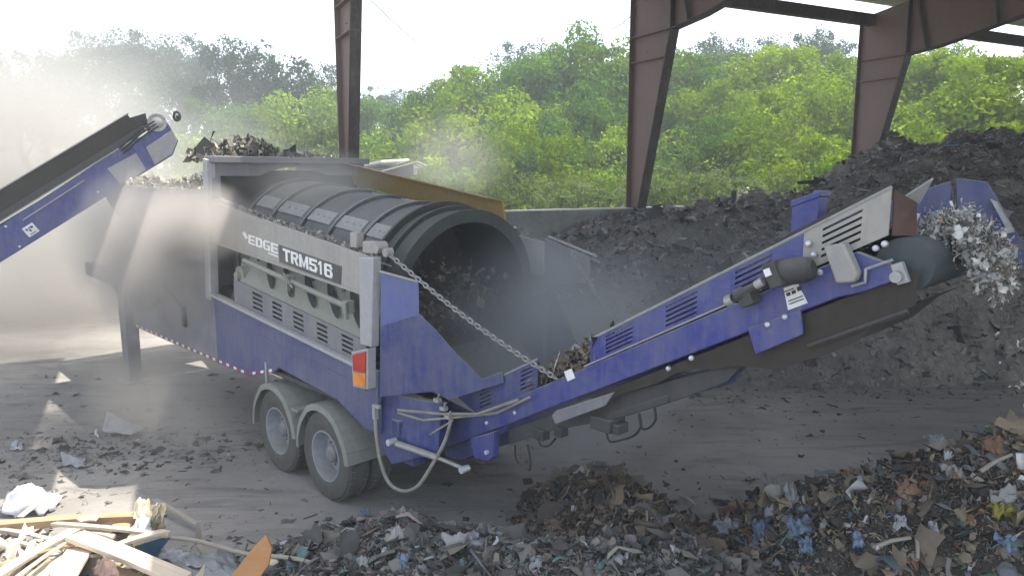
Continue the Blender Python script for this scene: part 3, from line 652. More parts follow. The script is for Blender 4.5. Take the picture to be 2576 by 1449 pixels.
# name label
lab = MB().prism([L(.82, -.017, 2.925), L(-.57, -.017, 2.79), L(-.54, -.017, 2.590), L(.82, -.017, 2.718)], (0, .005, 0)).build('name_label', M['label_dark'], cov)
GL = {   # block letters: rectangles (x0, y0, x1, y1) and polygons on a 1 x 1 cell
    'T': [(0, .8, 1, 1), (.35, 0, .65, .8)],
    'R': [(0, 0, .3, 1), (.3, .82, .85, 1), (.3, .42, .85, .58), (.7, .58, 1, .82), [(.7, .82), (1, .82), (.85, 1), (.85, .82)][:3], [(.42, .42), (.72, .42), (1, 0), (.70, 0)]],
    'M': [(0, 0, .24, 1), (.76, 0, 1, 1), [(.24, 1), (.24, .62), (.44, 0), (.5, .25), (.5, .30)], [(.76, 1), (.5, .30), (.5, .25), (.56, 0), (.76, .62)]],
    '5': [(0, .8, 1, 1), (0, .45, .3, .8), (.3, .45, .85, .62), (.7, .2, 1, .45), (0, 0, .9, .18), (.7, .18, 1, .2), (0, .18, .3, .30)],
    '1': [(.35, 0, .68, 1), [(.35, 1), (.35, .72), (.05, .66), (.05, .80)]],
    '6': [(0, .1, .3, .9), (.1, .9, .9, 1), (.3, .82, .9, .9), (.7, .68, 1, .82), (.3, .46, .9, .6), (.7, .14, 1, .46), (.1, 0, .9, .1), (.3, .1, .7, .15)],
    'E': [(0, 0, .3, 1), (.3, .8, 1, 1), (.3, .4, .92, .6), (.3, 0, 1, .2)],
    'D': [(0, 0, .3, 1), (.3, .8, .8, 1), (.3, 0, .8, .2), (.7, .2, 1, .8), [(.8, 1), (.8, .8), (1, .8)], [(.8, 0), (1, .2), (.8, .2)]],
    'G': [(0, .15, .3, .85), (.15, .85, 1, 1), (.15, 0, 1, .15), (.7, .15, 1, .55), (.5, .4, .7, .55)]}
def word(txt, s0, z0, wd, ht, gap, slope_, y, shear=0.):
    n = len(txt); wl = []
    for c in txt: wl.append(.62 if c == '1' else (1.2 if c == 'M' else 1.))
    u = (wd - gap * (n - 1)) / sum(wl); x = 0
    for c, q in zip(txt, wl):
        mb = MB()
        for k, g in enumerate(GL[c]):
            P = [(g[0], g[1]), (g[2], g[1]), (g[2], g[3]), (g[0], g[3])] if isinstance(g, tuple) else g
            mb.prism([L(s0 - (x + px * u * q + shear * py * ht), y, z0 + py * ht - slope_ * (x + px * u * q)) for px, py in P], (0, .004, 0))
        mb.build('letter', M['white'], cov); x += u * q + gap
word('TRM516', .71, 2.748, 1.10, .145, .022, .098, -.0215)
word('EDGE', 1.63, 2.885, .78, .115, .022, .098, -.0155, .12)
mb = MB(); mb.prism([L(1.10, -.014, 2.795), L(.85, -.014, 2.770), L(.85, -.014, 2.788), L(1.10, -.014, 2.813)], (0, .003, 0)); mb.build('label_line', M['white'], cov)
mb = MB(); mb.prism([L(1.80, -.014, 3.01), L(1.70, -.014, 2.93), L(1.64, -.014, 2.96), L(1.72, -.014, 3.03)], (0, .003, 0)); mb.build('label_mark', M['white'], cov)
# posts
mb = MB(); mb.prism([L(3.05, -.045, 2.02), L(2.86, -.045, 2.0), L(2.70, -.045, 3.94), L(2.83, -.045, 3.96)], (0, .12, 0)); mb.build('front_post', M['grey_post'], tro, .01)
mb = MB(); mb.prism([L(-.93, -.05, 2.02), L(-1.14, -.05, 2.02), L(-1.22, -.05, 2.94), L(-.96, -.05, 2.92)], (0, .10, 0)); mb.build('rear_post', M['grey_post'], tro, .01)
tl = side('tail_light', [(-.85, 1.56), (-1.13, 1.59), (-1.15, 2.02), (-.84, 1.93)], -.10, .0, 'grey_post')
MB().prism([L(-.89, -.118, 1.74), L(-1.11, -.118, 1.76), L(-1.13, -.118, 1.99), L(-.88, -.118, 1.91)], (0, .017, 0)).build('red_lens', M['red_lens'], tl, .006)
MB().prism([L(-.89, -.118, 1.59), L(-1.10, -.118, 1.61), L(-1.11, -.118, 1.75), L(-.89, -.118, 1.73)], (0, .017, 0)).build('amber_lens', M['amber_lens'], tl, .006)
# reflective tape along the lower edge
tp = [(6.4, 1.115), (1.86, 1.125), (1.15, 1.315)]
for (a, b) in zip(tp[:-1], tp[1:]):
    ln = math.hypot(a[0] - b[0], a[1] - b[1]); nn = int(ln / .115)
    for i in range(nn):
        t0, t1 = i / nn, (i + .72) / nn; q0 = [a[j] + (b[j] - a[j]) * t0 for j in (0, 1)]; q1 = [a[j] + (b[j] - a[j]) * t1 for j in (0, 1)]
        MB().prism([L(q0[0], -.006, q0[1]), L(q1[0], -.006, q1[1]), L(q1[0], -.006, q1[1] + .035), L(q0[0], -.006, q0[1] + .035)], (0, .005, 0)).build('reflector_strip', M['white'] if i % 2 else M['red_tape'], tro)
# feed frame with arch opening (faces rearwards at s = 2.85)
arch = [(.02, 2.9), (.02, 3.97), (2.42, 3.97), (2.42, 2.9), (2.36, 2.9)]
cx, cz, rr = 1.25, 2.66, 1.19
arc = [(cx + rr * math.cos(g), cz + rr * math.sin(g)) for g in np.linspace(R(63), R(117), 14)]
poly = [(.02, 3.97), (2.44, 3.97), (2.44, 2.85), (2.32, 2.85), (2.32, 3.72)] + arc + [(.14, 3.72), (.14, 2.85), (.02, 2.85)]
MB().prism([L(2.72, v, z) for v, z in poly], (-.05, 0, 0)).build('feed_frame', M['blue_dusty'], tro, .008)
MB().prism([L(2.6, .0, 3.90), L(2.6, 2.46, 3.90), L(2.6, 2.46, 3.99), L(2.6, .0, 3.99)], (-.28, 0, 0)).build('top_beam', M['blue_dusty'], tro, .01)
side('feed_dark_sheet', [(2.9, 2.2), (2.92, 2.2), (2.92, 3.8), (2.9, 3.8)], .05, 2.45, 'black', bevel=0)  # black sheet painted in for the dark interior behind the arch
# ---- drum
def drum_c(s): return L(s, 1.25, 2.33 + .095 * (s + 1.1))
axd = (drum_c(-1.1) - drum_c(2.8)).normalized()
drum = MB(); rings = [2.55, 1.92, 1.15, .49, -.17, -.62]
drum.lathe(drum_c(2.85), axd, [(0, .97), (3.75, .97)], 72); dro = drum.build('drum', M['black'], tro)
for a, b in zip(rings[:-1], rings[1:]):
    mb = MB(); mb.lathe(drum_c(a - .03), axd, [(0, .98), (abs(a - b) - .07, .98)], 72); mb.build('screen_panel', M['screen'], dro)
for s in rings:
    mb = MB(); mb.lathe(drum_c(s + .03), axd, [(0, .975), (0, 1.02), (.055, 1.02), (.055, .975)], 72); mb.build('drum_ring', M['ring'], dro)
for i in range(6):
    g0 = R(47 + 60 * i)
    mb = MB()
    for a, b in zip(rings[:-1], rings[1:]):
        A, B = drum_c(a - .05), drum_c(b + .05); V = []
        for c in (A, B):
            for rr_ in (.984, 1.003):
                for g in (g0 - R(5.5), g0, g0 + R(5.5)):
                    V.append(c + Vector((0, -math.cos(g), math.sin(g))) * rr_)
        mb.add(V, [(0, 1, 7, 6), (1, 2, 8, 7), (3, 9, 10, 4), (4, 10, 11, 5), (0, 6, 9, 3), (2, 5, 11, 8), (0, 3, 4, 1), (1, 4, 5, 2), (6, 7, 10, 9), (7, 8, 11, 10)])
        for k in range(4):
            c = A.lerp(B, .12 + .25 * k)
            mb.cyl(c + Vector((0, -math.cos(g0), math.sin(g0))) * 1.0, c + Vector((0, -math.cos(g0), math.sin(g0))) * 1.012, .012, 6)
    mb.build('drum_strap', M['strap'], dro)
mb = MB(); mb.lathe(drum_c(-.62), axd, [(0, .975), (.0, 1.075), (.035, 1.075), (.035, 1.0), (.20, 1.0), (.20, 1.05), (.225, 1.05), (.225, 1.0), (.46, 1.0), (.46, 1.04), (.49, 1.04), (.49, .90), (.44, .88), (-.6, .88)], 96); mb.build('drum_collar', M['collar'], dro)
mb = MB(); mb.lathe(drum_c(-.05), axd, [(0, .001), (0, .90)], 48); mb.build('drum_dark_disc', M['black'], dro)  # black disc across the drum, painted shade for its dark depth
n = 2600; g = rng.uniform(0, 2 * np.pi, n); rr2 = .86 * np.sqrt(rng.uniform(0, 1, n)); dd = rng.uniform(-.25, .95, n); c0 = drum_c(-.1)
low = (np.sin(g) * rr2 < .35 - .3 * rng.uniform(0, 1, n)); g, rr2, dd = g[low], rr2[low], dd[low]
Pk = np.stack([c0.x + axd.x * dd, 1.25 + rr2 * np.cos(g), c0.z + axd.z * dd + rr2 * np.sin(g)], 1)
scatter('tumbling_scrap', Pk, sizes_of(len(Pk), .05, .5, .2), PAL_BROWN, dro, 1.2)
# yellow guard on the far side
MB().plate([L(3.0, 2.28, 3.92), L(-.60, 2.28, 3.42), L(-.60, 2.34, 3.12), L(3.0, 2.34, 3.60)], .03).build('yellow_guard', M['yellow'], tro, .006)
MB().plate([L(3.0, 2.28, 3.93), L(-.60, 2.28, 3.43), L(-.60, 2.05, 3.47), L(3.0, 2.05, 3.97)], .02).build('guard_lip', M['yellow'], tro, .006)
# ---- rear wings and collecting chute
def c3p(x, y): return ((600 + x * .44865) * .9659, (700 + y * .44865) * .9659)
RI = Matrix.Rotation(-RZ, 3, 'Z')
def on_plane(px, py, p, n):            # view ray met with a plane given in the machine's own frame
    o = RI @ (CAM - MO); d = RI @ ray(px, py); return o + d * ((Vector(p) - o).dot(n) / d.dot(n))
pa = L(-1.21, .02, 1.9); nv = (L(-2.3, .62, 1.4) - pa).cross(Vector((0, 0, 1))).normalized()
CSP = [on_plane(*c3p(x, y), pa, nv) for x, y in ((870, 335), (1095, 262), (1190, 352), (1290, 470), (1460, 640), (1580, 596), (1590, 660), (1270, 760), (1180, 712), (866, 745))]
MB().plate(CSP, .012).build('chute_side', M['blue_mid'], tro, .003)
nw = (CSP[1] - CSP[0]).cross(Vector((.16, 0, .6))).normalized()
WP = [on_plane(*c3p(x, y), CSP[0], nw) for x, y in ((872, 14), (1092, 74))]
MB().plate([CSP[0], WP[0], WP[1], CSP[1]], .012).build('rear_wing', M['wing'], tro, .003)
MB().tube([WP[0] + Vector((0, -.01, .0)), WP[1] + Vector((0, -.01, .0))], .013, 8).build('wing_edge', M['galv'], tro)
MB().prism([L(-1.25, 2.48, 2.45), L(-2.1, 1.95, 1.95), L(-2.3, 1.9, 1.6), L(-1.2, 2.48, 1.5)], (.015, 0, 0)).build('far_chute_side', M['blue_mid'], tro, .004)
mb = MB(); mb.tube([L(-1.25, 2.45, 3.0), L(-2.0, 2.45, 2.82)], .018, 8); mb.tube([L(-1.25, 2.50, 2.93), L(-2.0, 2.50, 2.75)], .018, 8); mb.build('far_rail', M['galv'], tro)
MB().prism([L(-1.2, 2.44, 2.98), L(-1.9, 2.44, 2.8), L(-1.9, 2.44, 2.5), L(-1.2, 2.44, 2.4)], (0, .02, 0)).build('far_wing', M['blue_dusty'], tro)
mb = MB(); mb.plate([L(-.8, .2, 1.75), L(-1.9, .66, 1.35), L(-1.9, 1.84, 1.35), L(-.8, 2.3, 1.75)], .01); mb.build('chute_floor', M['grey_chute'], tro)
# bearing lump at the cover's end
mb = MB(); mb.box(L(-1.05, .06, 3.02), (.20, .12, .12)); mb.cyl(L(-1.18, .0, 3.03), L(-1.18, .12, 3.03), .06, 12); mb.box(L(-.78, .05, 3.08), (.12, .1, .16)); mb.cyl(L(-1.32, .02, 2.99), L(-1.32, .1, 2.99), .045, 10); mb.build('bearing_block', M['grey_panel'], tro, .015)
# ---- rear cross frame, hoses, cylinder
mb = MB(); mb.prism([L(-.95, .05, 1.52), L(-1.75, .35, 1.48), L(-1.70, .35, .95), L(-1.30, .05, .80), L(-1.0, .05, 1.0)], (0, .08, 0)); mb.build('rear_gusset', M['blue_mid'], tro, .006)
MB().box(L(-1.35, .30, 1.12), (.16, .16, .72)).build('hinge_post', M['blue_mid'], tro, .01)
MB().box(L(-1.3, 1.25, 1.15), (.12, 2.3, .22)).build('rear_crossbeam', M['blue_mid'], tro, .01)
mb = MB(); mb.tube([L(-1.30, .14, 1.36), L(-1.75, .34, 1.38), L(-2.1, .52, 1.42), L(-2.6, .60, 1.66)], .016, 8); mb.tube([L(-1.30, .14, 1.33), L(-1.6, .24, 1.30), L(-1.9, .44, 1.36), L(-2.3, .60, 1.46), L(-2.75, .60, 1.72)], .014, 8)
mb.tube([L(-1.35, .2, 1.05), L(-1.6, .28, 1.12), L(-1.85, .42, 1.32)], .012, 8); mb.build('hydraulic_line', M['cable'], tro)
Ha, Hb = L(-1.13, -.02, 1.29), L(-1.85, .40, 1.36)
A = [Ha, L(-1.17, -.04, 1.1), L(-1.22, -.03, .82), L(-1.32, .0, .62), L(-1.45, .08, .55), L(-1.58, .17, .62), L(-1.70, .26, .85), L(-1.80, .36, 1.12), Hb]
def smooth_path(P, n=8):
    out = []
    for i in range(len(P) - 1):
        p0_, p1_, p2_, p3_ = P[max(i - 1, 0)], P[i], P[i + 1], P[min(i + 2, len(P) - 1)]
        for k in range(n):
            t = k / n; out.append(.5 * ((2 * p1_) + (p2_ - p0_) * t + (2 * p0_ - 5 * p1_ + 4 * p2_ - p3_) * t * t + (3 * p1_ - p0_ - 3 * p2_ + p3_) * t ** 3))
    return out + [P[-1]]
MB().tube(smooth_path(A), .019, 10).build('hose_loop', M['cable'], tro)
mb = MB(); mb.box(Ha + Vector((0, 0, .05)), (.05, .05, .16)); mb.box(Ha + Vector((.05, -.01, .12)), (.10, .04, .04)); mb.build('hose_fitting', M['galv'], tro, .006)
mb = MB()
for q in (L(-1.72, .33, 1.52), L(-1.78, .36, 1.44), L(-1.83, .38, 1.36)): mb.box(q, (.07, .06, .04)); mb.tube([q, q + Vector((.05, -.02, .07))], .012, 6)
mb.build('valve_block', M['galv'], tro, .005)
mb = MB(); mb.cyl(L(-1.38, .05, 1.05), L(-1.72, .30, .93), .035, 14); mb.cyl(L(-1.72, .30, .93), L(-1.95, .45, .84), .02, 10); mb.build('hydraulic_cylinder', M['galv'], tro)
mb = MB()
for q in (L(-1.34, .03, 1.06), L(-1.97, .46, .83)): mb.cyl(q + Vector((0, -.05, 0)), q + Vector((0, .05, 0)), .035, 12)
mb.build('cylinder_eye', M['bolt'], tro)
# ---- fenders and wheels
def fender(sc_):
    mb = MB(); V = []; N = 14; prof = []
    for i in range(N + 1):
        g = R(-8 + 176 * i / N + 6); c, s_ = math.cos(g), math.sin(g); r_ = .62 * (1 if abs(c) < .6 else .97)
        prof.append((sc_ + c * r_ * .96, .52 + s_ * r_))
    for i in range(N):
        (a, b), (c, d) = prof[i], prof[i + 1]
        mb.prism([L(a, -.03, b), L(c, -.03, d), L(c, .62, d), L(a, .62, b)], L(sc_, 0, .52).lerp(L(a, 0, b), 1) * 0 + (Vector((-(a - sc_), 0, b - .52)).normalized() * .012))
        mb.plate([L(a, -.03, b), L(c, -.03, d), L(sc_ + (c - sc_) * .9, -.04, .52 + (d - .52) * .9), L(sc_ + (a - sc_) * .9, -.04, .52 + (b - .52) * .9)], .006)
    return mb
for s_ in (1.18, 0.): fender(s_).build('fender', M['tyre'] if False else M['grey_chute'], tro)
MB().box(L(.59, .28, .95), (.16, .62, .03)).build('fender_bridge', M['grey_chute'], tro)
MB().cyl(L(1.35, .0, 1.13), L(1.35, .0, 1.40), .018, 8).build('fender_bracket', M['galv'], tro)
def wheel(s, v):
    w_ = empty('wheel', L(s, v, .525)); w_.parent = tro
    mb = MB(); Rr = .525
    prof = [(-.13, .30), (-.145, .36), (-.148, .44), (-.135, .495), (-.11, .518), (-.04, Rr), (.04, Rr), (.11, .518), (.135, .495), (.148, .44), (.145, .36), (.13, .30)]
    mb.lathe((0, 0, 0), (0, 1, 0), prof, 56)
    for g in np.linspace(0, 2 * math.pi, 44, endpoint=False):
        for yy in (-.085, .085):
            Mx = Matrix.Rotation(g, 3, 'Y'); mb.box(Mx @ Vector((0, yy, Rr - .002)), (.045, .055, .016), Mx)
    mb.build('tyre', M['tyre'], w_)
    mb = MB(); mb.lathe((0, 0, 0), (0, 1, 0), [(-.13, .305), (-.140, .30), (-.138, .285), (-.10, .27), (-.02, .255), (.03, .235), (.03, .12), (-.0, .10)], 48); mb.build('rim', M['rim'], w_)
    mb = MB(); mb.lathe((0, 0, 0), (0, 1, 0), [(.0, .105), (-.06, .10), (-.09, .07), (-.10, .001)], 24)
    for g in np.linspace(0, 2 * math.pi, 10, endpoint=False): mb.cyl((math.cos(g) * .16, .03, math.sin(g) * .16), (math.cos(g) * .16, -.0, math.sin(g) * .16), .014, 6)
    mb.build('hub', M['hub'], w_)
    return w_
for s in (1.18, 0.):
    for v in (.16, .48, 2.02, 2.34): wheel(s, v)
for s in (1.18, 0.): MB().cyl(L(s, .1, .525), L(s, 2.4, .525), .06, 12).build('axle', M['dark_steel'], tro)
MB().box(L(.5, 1.25, 1.1), (2.8, 1.5, .35)).build('bogie_frame', M['dark_steel'], tro, .01)
mb = MB()
for v in (.7, 1.8): mb.prism([L(1.6, v, .95), L(-.4, v, .95), L(-.1, v, .62), L(.55, v, .80), L(1.3, v, .62)], (0, .07, 0))
mb.build('leaf_spring', M['dark_steel'], tro)
# ---- feed end: hopper, leg, gooseneck, control levers
hop = side('hopper_side', [(2.93, 2.86), (6.45, 2.96), (6.45, 3.52), (2.93, 3.50)], -.02, .01, 'grey_panel')
MB().prism([L(6.45, -.03, 3.50), L(2.93, -.03, 3.48), L(2.93, -.03, 3.54), L(6.45, -.03, 3.56)], (0, .09, 0)).build('hopper_rim', M['grey_panel'], hop, .01)
MB().plate([L(6.47, .0, 2.96), L(7.3, .0, 3.62), L(7.3, 2.48, 3.62), L(6.47, 2.48, 2.96)], .02).build('hopper_flap', M['grey_panel'], tro)
MB().plate([L(6.40, -.01, 3.55), L(7.25, -.10, 3.72), L(7.2, -.04, 3.3), L(6.50, -.01, 2.90)], .015).build('hopper_corner', M['grey_panel'], tro)
MB().plate([L(2.9, 2.40, 3.98), L(4.6, 2.42, 3.92), L(5.9, 2.45, 3.50), L(5.9, 2.45, 2.95), L(2.9, 2.45, 2.95)], .02).build('hopper_far_side', M['blue_dusty'], tro, .006)
MB().plate([L(2.95, .03, 3.2), L(6.4, .03, 3.2), L(6.4, 2.4, 3.2), L(2.95, 2.4, 3.2)], .02).build('hopper_floor', M['belt'], tro)
mb = MB(); mb.prism([L(6.72, -.06, .0), L(7.0, -.06, .0), L(7.08, -.06, 2.5), L(6.66, -.06, 2.5)], (0, .22, 0)); mb.box(L(6.86, .05, .02), (.5, .4, .04)); mb.build('jack_leg', M['blue_dusty'], tro, .01)
mb = MB(); mb.prism([L(6.5, .0, 1.35), L(7.6, .0, 1.7), L(9.2, .0, 1.75), L(9.2, .0, 2.0), L(7.2, .0, 2.1), L(6.5, .0, 2.5)], (0, .12, 0)); mb.prism([L(6.5, 2.3, 1.35), L(7.6, 2.3, 1.7), L(9.2, 2.3, 1.75), L(9.2, 2.3, 2.0), L(7.2, 2.3, 2.1), L(6.5, 2.3, 2.5)], (0, .12, 0)); mb.box(L(9.1, 1.2, 1.88), (.3, 2.3, .25)); mb.box(L(8.1, 1.2, 2.02), (1.6, 2.3, .05)); mb.build('gooseneck', M['blue_dusty'], tro, .01)
mb = MB()
for s, z0, z1 in ((5.35, 1.72, 1.95), (5.22, 1.60, 2.0), (5.02, 1.70, 1.9), (5.55, 1.74, 1.86)): mb.box(L(s, -.03, (z0 + z1) / 2), (.05, .04, z1 - z0))
mb.box(L(3.95, -.03, 1.62), (.09, .05, .30)); mb.tube([L(4.8, -.03, 2.02), L(4.4, -.05, 1.95), L(4.0, -.03, 1.75)], .015, 6); mb.build('control_lever', M['dark_steel'], tro)
# chains
def chain(A, B, sag, parent, nl):
    mb = MB(); Pp = [A.lerp(B, t) - Vector((0, 0, sag * math.sin(math.pi * t))) for t in np.linspace(0, 1, nl + 1)]
    for i in range(nl):
        c = (Pp[i] + Pp[i + 1]) / 2; d = (Pp[i + 1] - Pp[i]); ln = d.length * .68; d.normalize(); a = d.cross(Vector((0, 0, 1))).normalized(); b = d.cross(a); n_ = a if i % 2 else b
        mb.tube([c + d * ln * math.cos(g) + n_ * .021 * math.sin(g) for g in np.linspace(0, 2 * math.pi, 9)[:-1]], .0075, 5, closed=True)
    return mb.build('chain', M['galv'], parent)
chain(L(-1.32, .06, 2.98), L(-3.05, .63, 1.95), .06, tro, 44)
chain(L(-1.6, 2.45, 2.86), L(-3.05, 1.90, 1.95), .06, tro, 34)

# ---- tail conveyor
cb = lambda s: .70 + .537 * (-s - 1.3)      # bottom line of the beam
cr_ = lambda s: cb(s) + .31                  # ridge between beam and side board
bt = lambda s: cr_(s) + .22 + .03 * (-s - 3.4)
def beam(v0, v1, par, nm):
    return side(nm, [(-1.35, cb(-1.35) + .08), (-1.35, cr_(-1.35)), (-5.55, cr_(-5.55) - .02), (-5.78, 3.20), (-5.84, 3.14), (-5.6, 3.02), (-5.45, cb(-5.45) + .04)], v0, v1, 'blue', par, .008)
conv = beam(.65, .70, tro, 'tail_conveyor')
beam(1.82, 1.87, conv, 'far_beam')
# board with real louvre slots
def board(sa, sb, gl, mat, v, par, hf):
    nn = 5; holes = []
    for g0, g1 in gl:
        for i in range(nn): b = .16 + i * .155; holes.append((g1, g0, b, b + .062))
    mb = MB(); mb.holed(lambda a, z: L(a, v, z), sb, sa, cr_, lambda a: cr_(a) + hf(a), holes, (0, .012, 0)); return mb.build('side_board', M[mat], par)
hfu = lambda a: .22 + .03 * (-a - 3.4)
board(-3.40, -5.20, [(-3.57, -3.84), (-4.15, -4.42), (-4.72, -4.99)], 'blue', .665, conv, hfu)
board(-5.20, -5.72, [(-5.32, -5.56)], 'grey_panel', .665, conv, hfu)
board(-3.40, -5.72, [], 'blue_mid', 1.84, conv, hfu)
board(-1.45, -2.78, [(-1.98, -2.14), (-2.56, -2.72)], 'blue_mid', .665, conv, lambda a: .27)
board(-1.45, -2.78, [], 'blue_mid', 1.84, conv, lambda a: .27)
def strip(sa, sb, f, v, r_, mat, nm='edge_bead'): MB().tube([L(sa, v, f(sa)), L(sb, v, f(sb))], r_, 6).build(nm, M[mat], conv)
strip(-3.40, -5.72, lambda s: cr_(s) + hfu(s), .668, .012, 'galv'); strip(-3.35, -5.0, lambda s: cr_(s) + .004, .650, .008, 'galv'); strip(-1.45, -2.78, lambda s: cr_(s) + .27, .668, .010, 'galv')
side('slot_shade_sheet', [(-3.42, cr_(-3.42)), (-5.70, cr_(-5.70)), (-5.70, cr_(-5.7) + .24), (-3.42, cr_(-3.42) + .18)], .705, .715, 'hose_black', conv, 0)  # black sheet added so the upper slots look shaded inside
side('slot_shade_sheet', [(-1.46, cr_(-1.46)), (-2.76, cr_(-2.76)), (-2.76, cr_(-2.76) + .24), (-1.46, cr_(-1.46) + .24)], .705, .715, 'hose_black', conv, 0)  # same black stand-in for shade behind the lower slots
# black rubber strip standing on the hood and hood end
MB().prism([L(-4.95, .66, cr_(-4.95) + hfu(-4.95) + .012), L(-5.74, .66, cr_(-5.74) + hfu(-5.74) + .012), L(-5.74, .66, cr_(-5.74) + hfu(-5.74) + .04), L(-5.1, .66, cr_(-5.1) + hfu(-5.1) + .035)], (0, .05, 0)).build('rubber_seal', M['black'], conv)
MB().plate([L(-5.73, .68, 3.66), L(-5.83, .78, 3.58), L(-5.84, .80, 3.38), L(-5.74, .68, 3.38)], .012).build('hood_flap', M['rust'], conv)
MB().plate([L(-5.70, .95, 3.60), L(-5.84, 1.02, 3.72), L(-5.76, 1.06, 3.56)], .015).build('hood_corner', M['galv'], conv)
MB().plate([L(-5.74, 1.86, 3.72), L(-5.92, 1.92, 3.70), L(-6.24, 1.92, 3.16), L(-6.06, 1.92, 3.10), L(-5.78, 1.86, 3.35)], .03).build('far_cheek', M['blue_mid'], conv, .006)
MB().plate([L(-4.9, 1.86, 3.38), L(-5.70, 1.86, 3.70), L(-5.74, 1.86, 3.58), L(-4.9, 1.86, 3.25)], .02).build('far_hood', M['blue_mid'], conv, .006)
MB().plate([L(-5.96, 1.86, 3.58), L(-6.00, 1.86, 3.56), L(-6.12, 1.86, 3.36), L(-6.09, 1.86, 3.35)], .04).build('cheek_strip', M['galv'], conv)
mb = MB(); mb.box(L(-6.10, 1.9, 3.22), (.09, .07, .07)); mb.cyl(L(-6.10, 1.84, 3.2), L(-6.10, 1.98, 3.2), .03, 10); mb.build('cheek_bolt', M['galv'], conv, .006)
# cross upright behind the hood
mb = MB(); mb.prism([L(-4.80, 1.30, 2.9), L(-4.97, 1.30, 2.9), L(-4.98, 1.30, 3.60), L(-4.81, 1.30, 3.54)], (0, .03, 0)); mb.prism([L(-4.97, 1.30, 2.9), L(-5.0, 1.30, 2.9), L(-5.01, 1.30, 3.63), L(-4.96, 1.30, 3.63)], (0, .16, 0)); mb.prism([L(-4.80, 1.29, 3.50), L(-5.02, 1.29, 3.585), L(-5.02, 1.29, 3.63), L(-4.80, 1.29, 3.55)], (0, .2, 0)); mb.build('upright_plate', M['blue'], conv, .006)
# belt: carrying run, head roller, return run
cv = lambda s, v, o=0: L(s, v, cr_(s) - .02 + o)
mb = MB(); SS = np.linspace(-1.5, -5.75, 20); VV = [.72, .95, 1.25, 1.55, 1.80]; OO = [.06, 0, -.03, 0, .06]
V = [cv(s, v, o) for s in SS for v, o in zip(VV, OO)]; mb.add(V, [(i * 5 + j, i * 5 + j + 1, (i + 1) * 5 + j + 1, (i + 1) * 5 + j) for i in range(19) for j in range(4)], True); mb.build('belt', M['belt'], conv)
mb = MB(); mb.cyl(L(-5.80, .74, 3.20), L(-5.80, 1.78, 3.20), .17, 28); mb.build('head_roller', M['teal'], conv)
mb = MB(); V = []
for i, s in enumerate(np.linspace(-3.4, -5.9, 16)):
    d = .07 + .25 * sstep(.35, .75, i / 15) * (1 - .5 * sstep(.8, 1., i / 15)) + .015 * math.sin(i * 2.1)
    for v in (.69, .80, 1.2, 1.75): V.append(L(s, v, cb(s) - d + (.02 if v > .7 else .0) + (.35 if v > 1 else 0) * 0))
    V.append(L(s, .685, cb(s) + .02))
mb.add(V, [(i * 5 + j, i * 5 + j + 1, (i + 1) * 5 + j + 1, (i + 1) * 5 + j) for i in range(15) for j in range(3)] + [(i * 5 + 4, i * 5, (i + 1) * 5, (i + 1) * 5 + 4) for i in range(15)], True); mb.build('return_belt', M['belt'], conv)
MB().tube([L(-5.27, .68, cb(-5.27) - .22), L(-5.86, .68, cb(-5.86) - .22)], .02, 6).build('belt_edge', M['black'], conv)
# under frame
side('under_plate', [(-3.70, 1.97), (-3.61, 1.83), (-3.05, 1.53), (-3.0, 1.60), (-3.06, 1.66)], .62, .64, 'blue_dusty', conv)
side('under_channel', [(-3.4, 1.80), (-4.8, 2.42), (-4.64, 2.22), (-4.13, 1.94), (-3.65, 1.72), (-3.45, 1.62), (-2.9, 1.40), (-2.3, 1.1), (-2.3, 1.25)], .75, .80, 'dark_steel', conv)
side('under_channel', [(-3.9, 2.05), (-4.8, 2.42), (-4.64, 2.20), (-4.3, 2.04), (-3.9, 1.85)], .82, .86, 'blue_mid', conv)
mb = MB(); mb.box(L(-3.50, .80, 1.62), (.22, .22, .12)); mb.box(L(-3.62, .80, 1.60), (.1, .15, .09)); mb.prism([L(-3.45, .74, 1.60), L(-3.45, .74, 1.68), L(-4.15, .74, 2.02), L(-4.15, .74, 1.95)], (0, .07, 0)); mb.build('lift_cylinder', M['dark_steel'], conv, .01)
mb = MB()
for pts in ([(-3.56, 1.60), (-3.60, 1.50), (-3.72, 1.54), (-3.86, 1.62), (-3.92, 1.72), (-3.90, 1.82)], [(-3.90, 1.80), (-3.93, 1.70), (-4.0, 1.72), (-4.06, 1.80), (-4.05, 1.90)], [(-2.75, 1.30), (-2.80, 1.24), (-2.9, 1.27), (-2.98, 1.36)], [(-2.45, 1.15), (-2.46, 1.02), (-2.50, .98)], [(-2.62, 1.2), (-2.66, 1.05), (-2.65, .95)]):
    mb.tube(smooth_path([L(s, .70, z) for s, z in pts], 5), .010, 6)
mb.build('hanging_hose', M['hose_black'], conv)
mb = MB(); mb.box(L(-2.75, .75, 1.33), (.14, .1, .1)); mb.box(L(-3.0, .75, 1.42), (.10, .1, .09)); mb.build('roller_bracket', M['black'], conv, .01)
side('skid_bracket', [(-4.85, 2.68), (-5.22, 2.86), (-5.25, 2.70), (-4.92, 2.50)], .630, .650, 'blue', conv)
side('pivot_bracket', [(-1.95, 1.12), (-2.3, 1.28), (-2.28, 1.02), (-2.22, .96), (-2.0, .93)], .56, .64, 'blue', conv)
MB().cyl(L(-2.21, .53, 1.05), L(-2.21, .56, 1.05), .022, 12).build('pivot_bolt', M['bolt'], conv)
side('lower_housing', [(-1.35, cb(-1.35)), (-1.35, 1.2), (-2.3, 1.5), (-2.3, cb(-2.3)), (-1.95, .93), (-1.6, .74)], .71, 1.80, 'blue_mid', conv)
mb = MB()
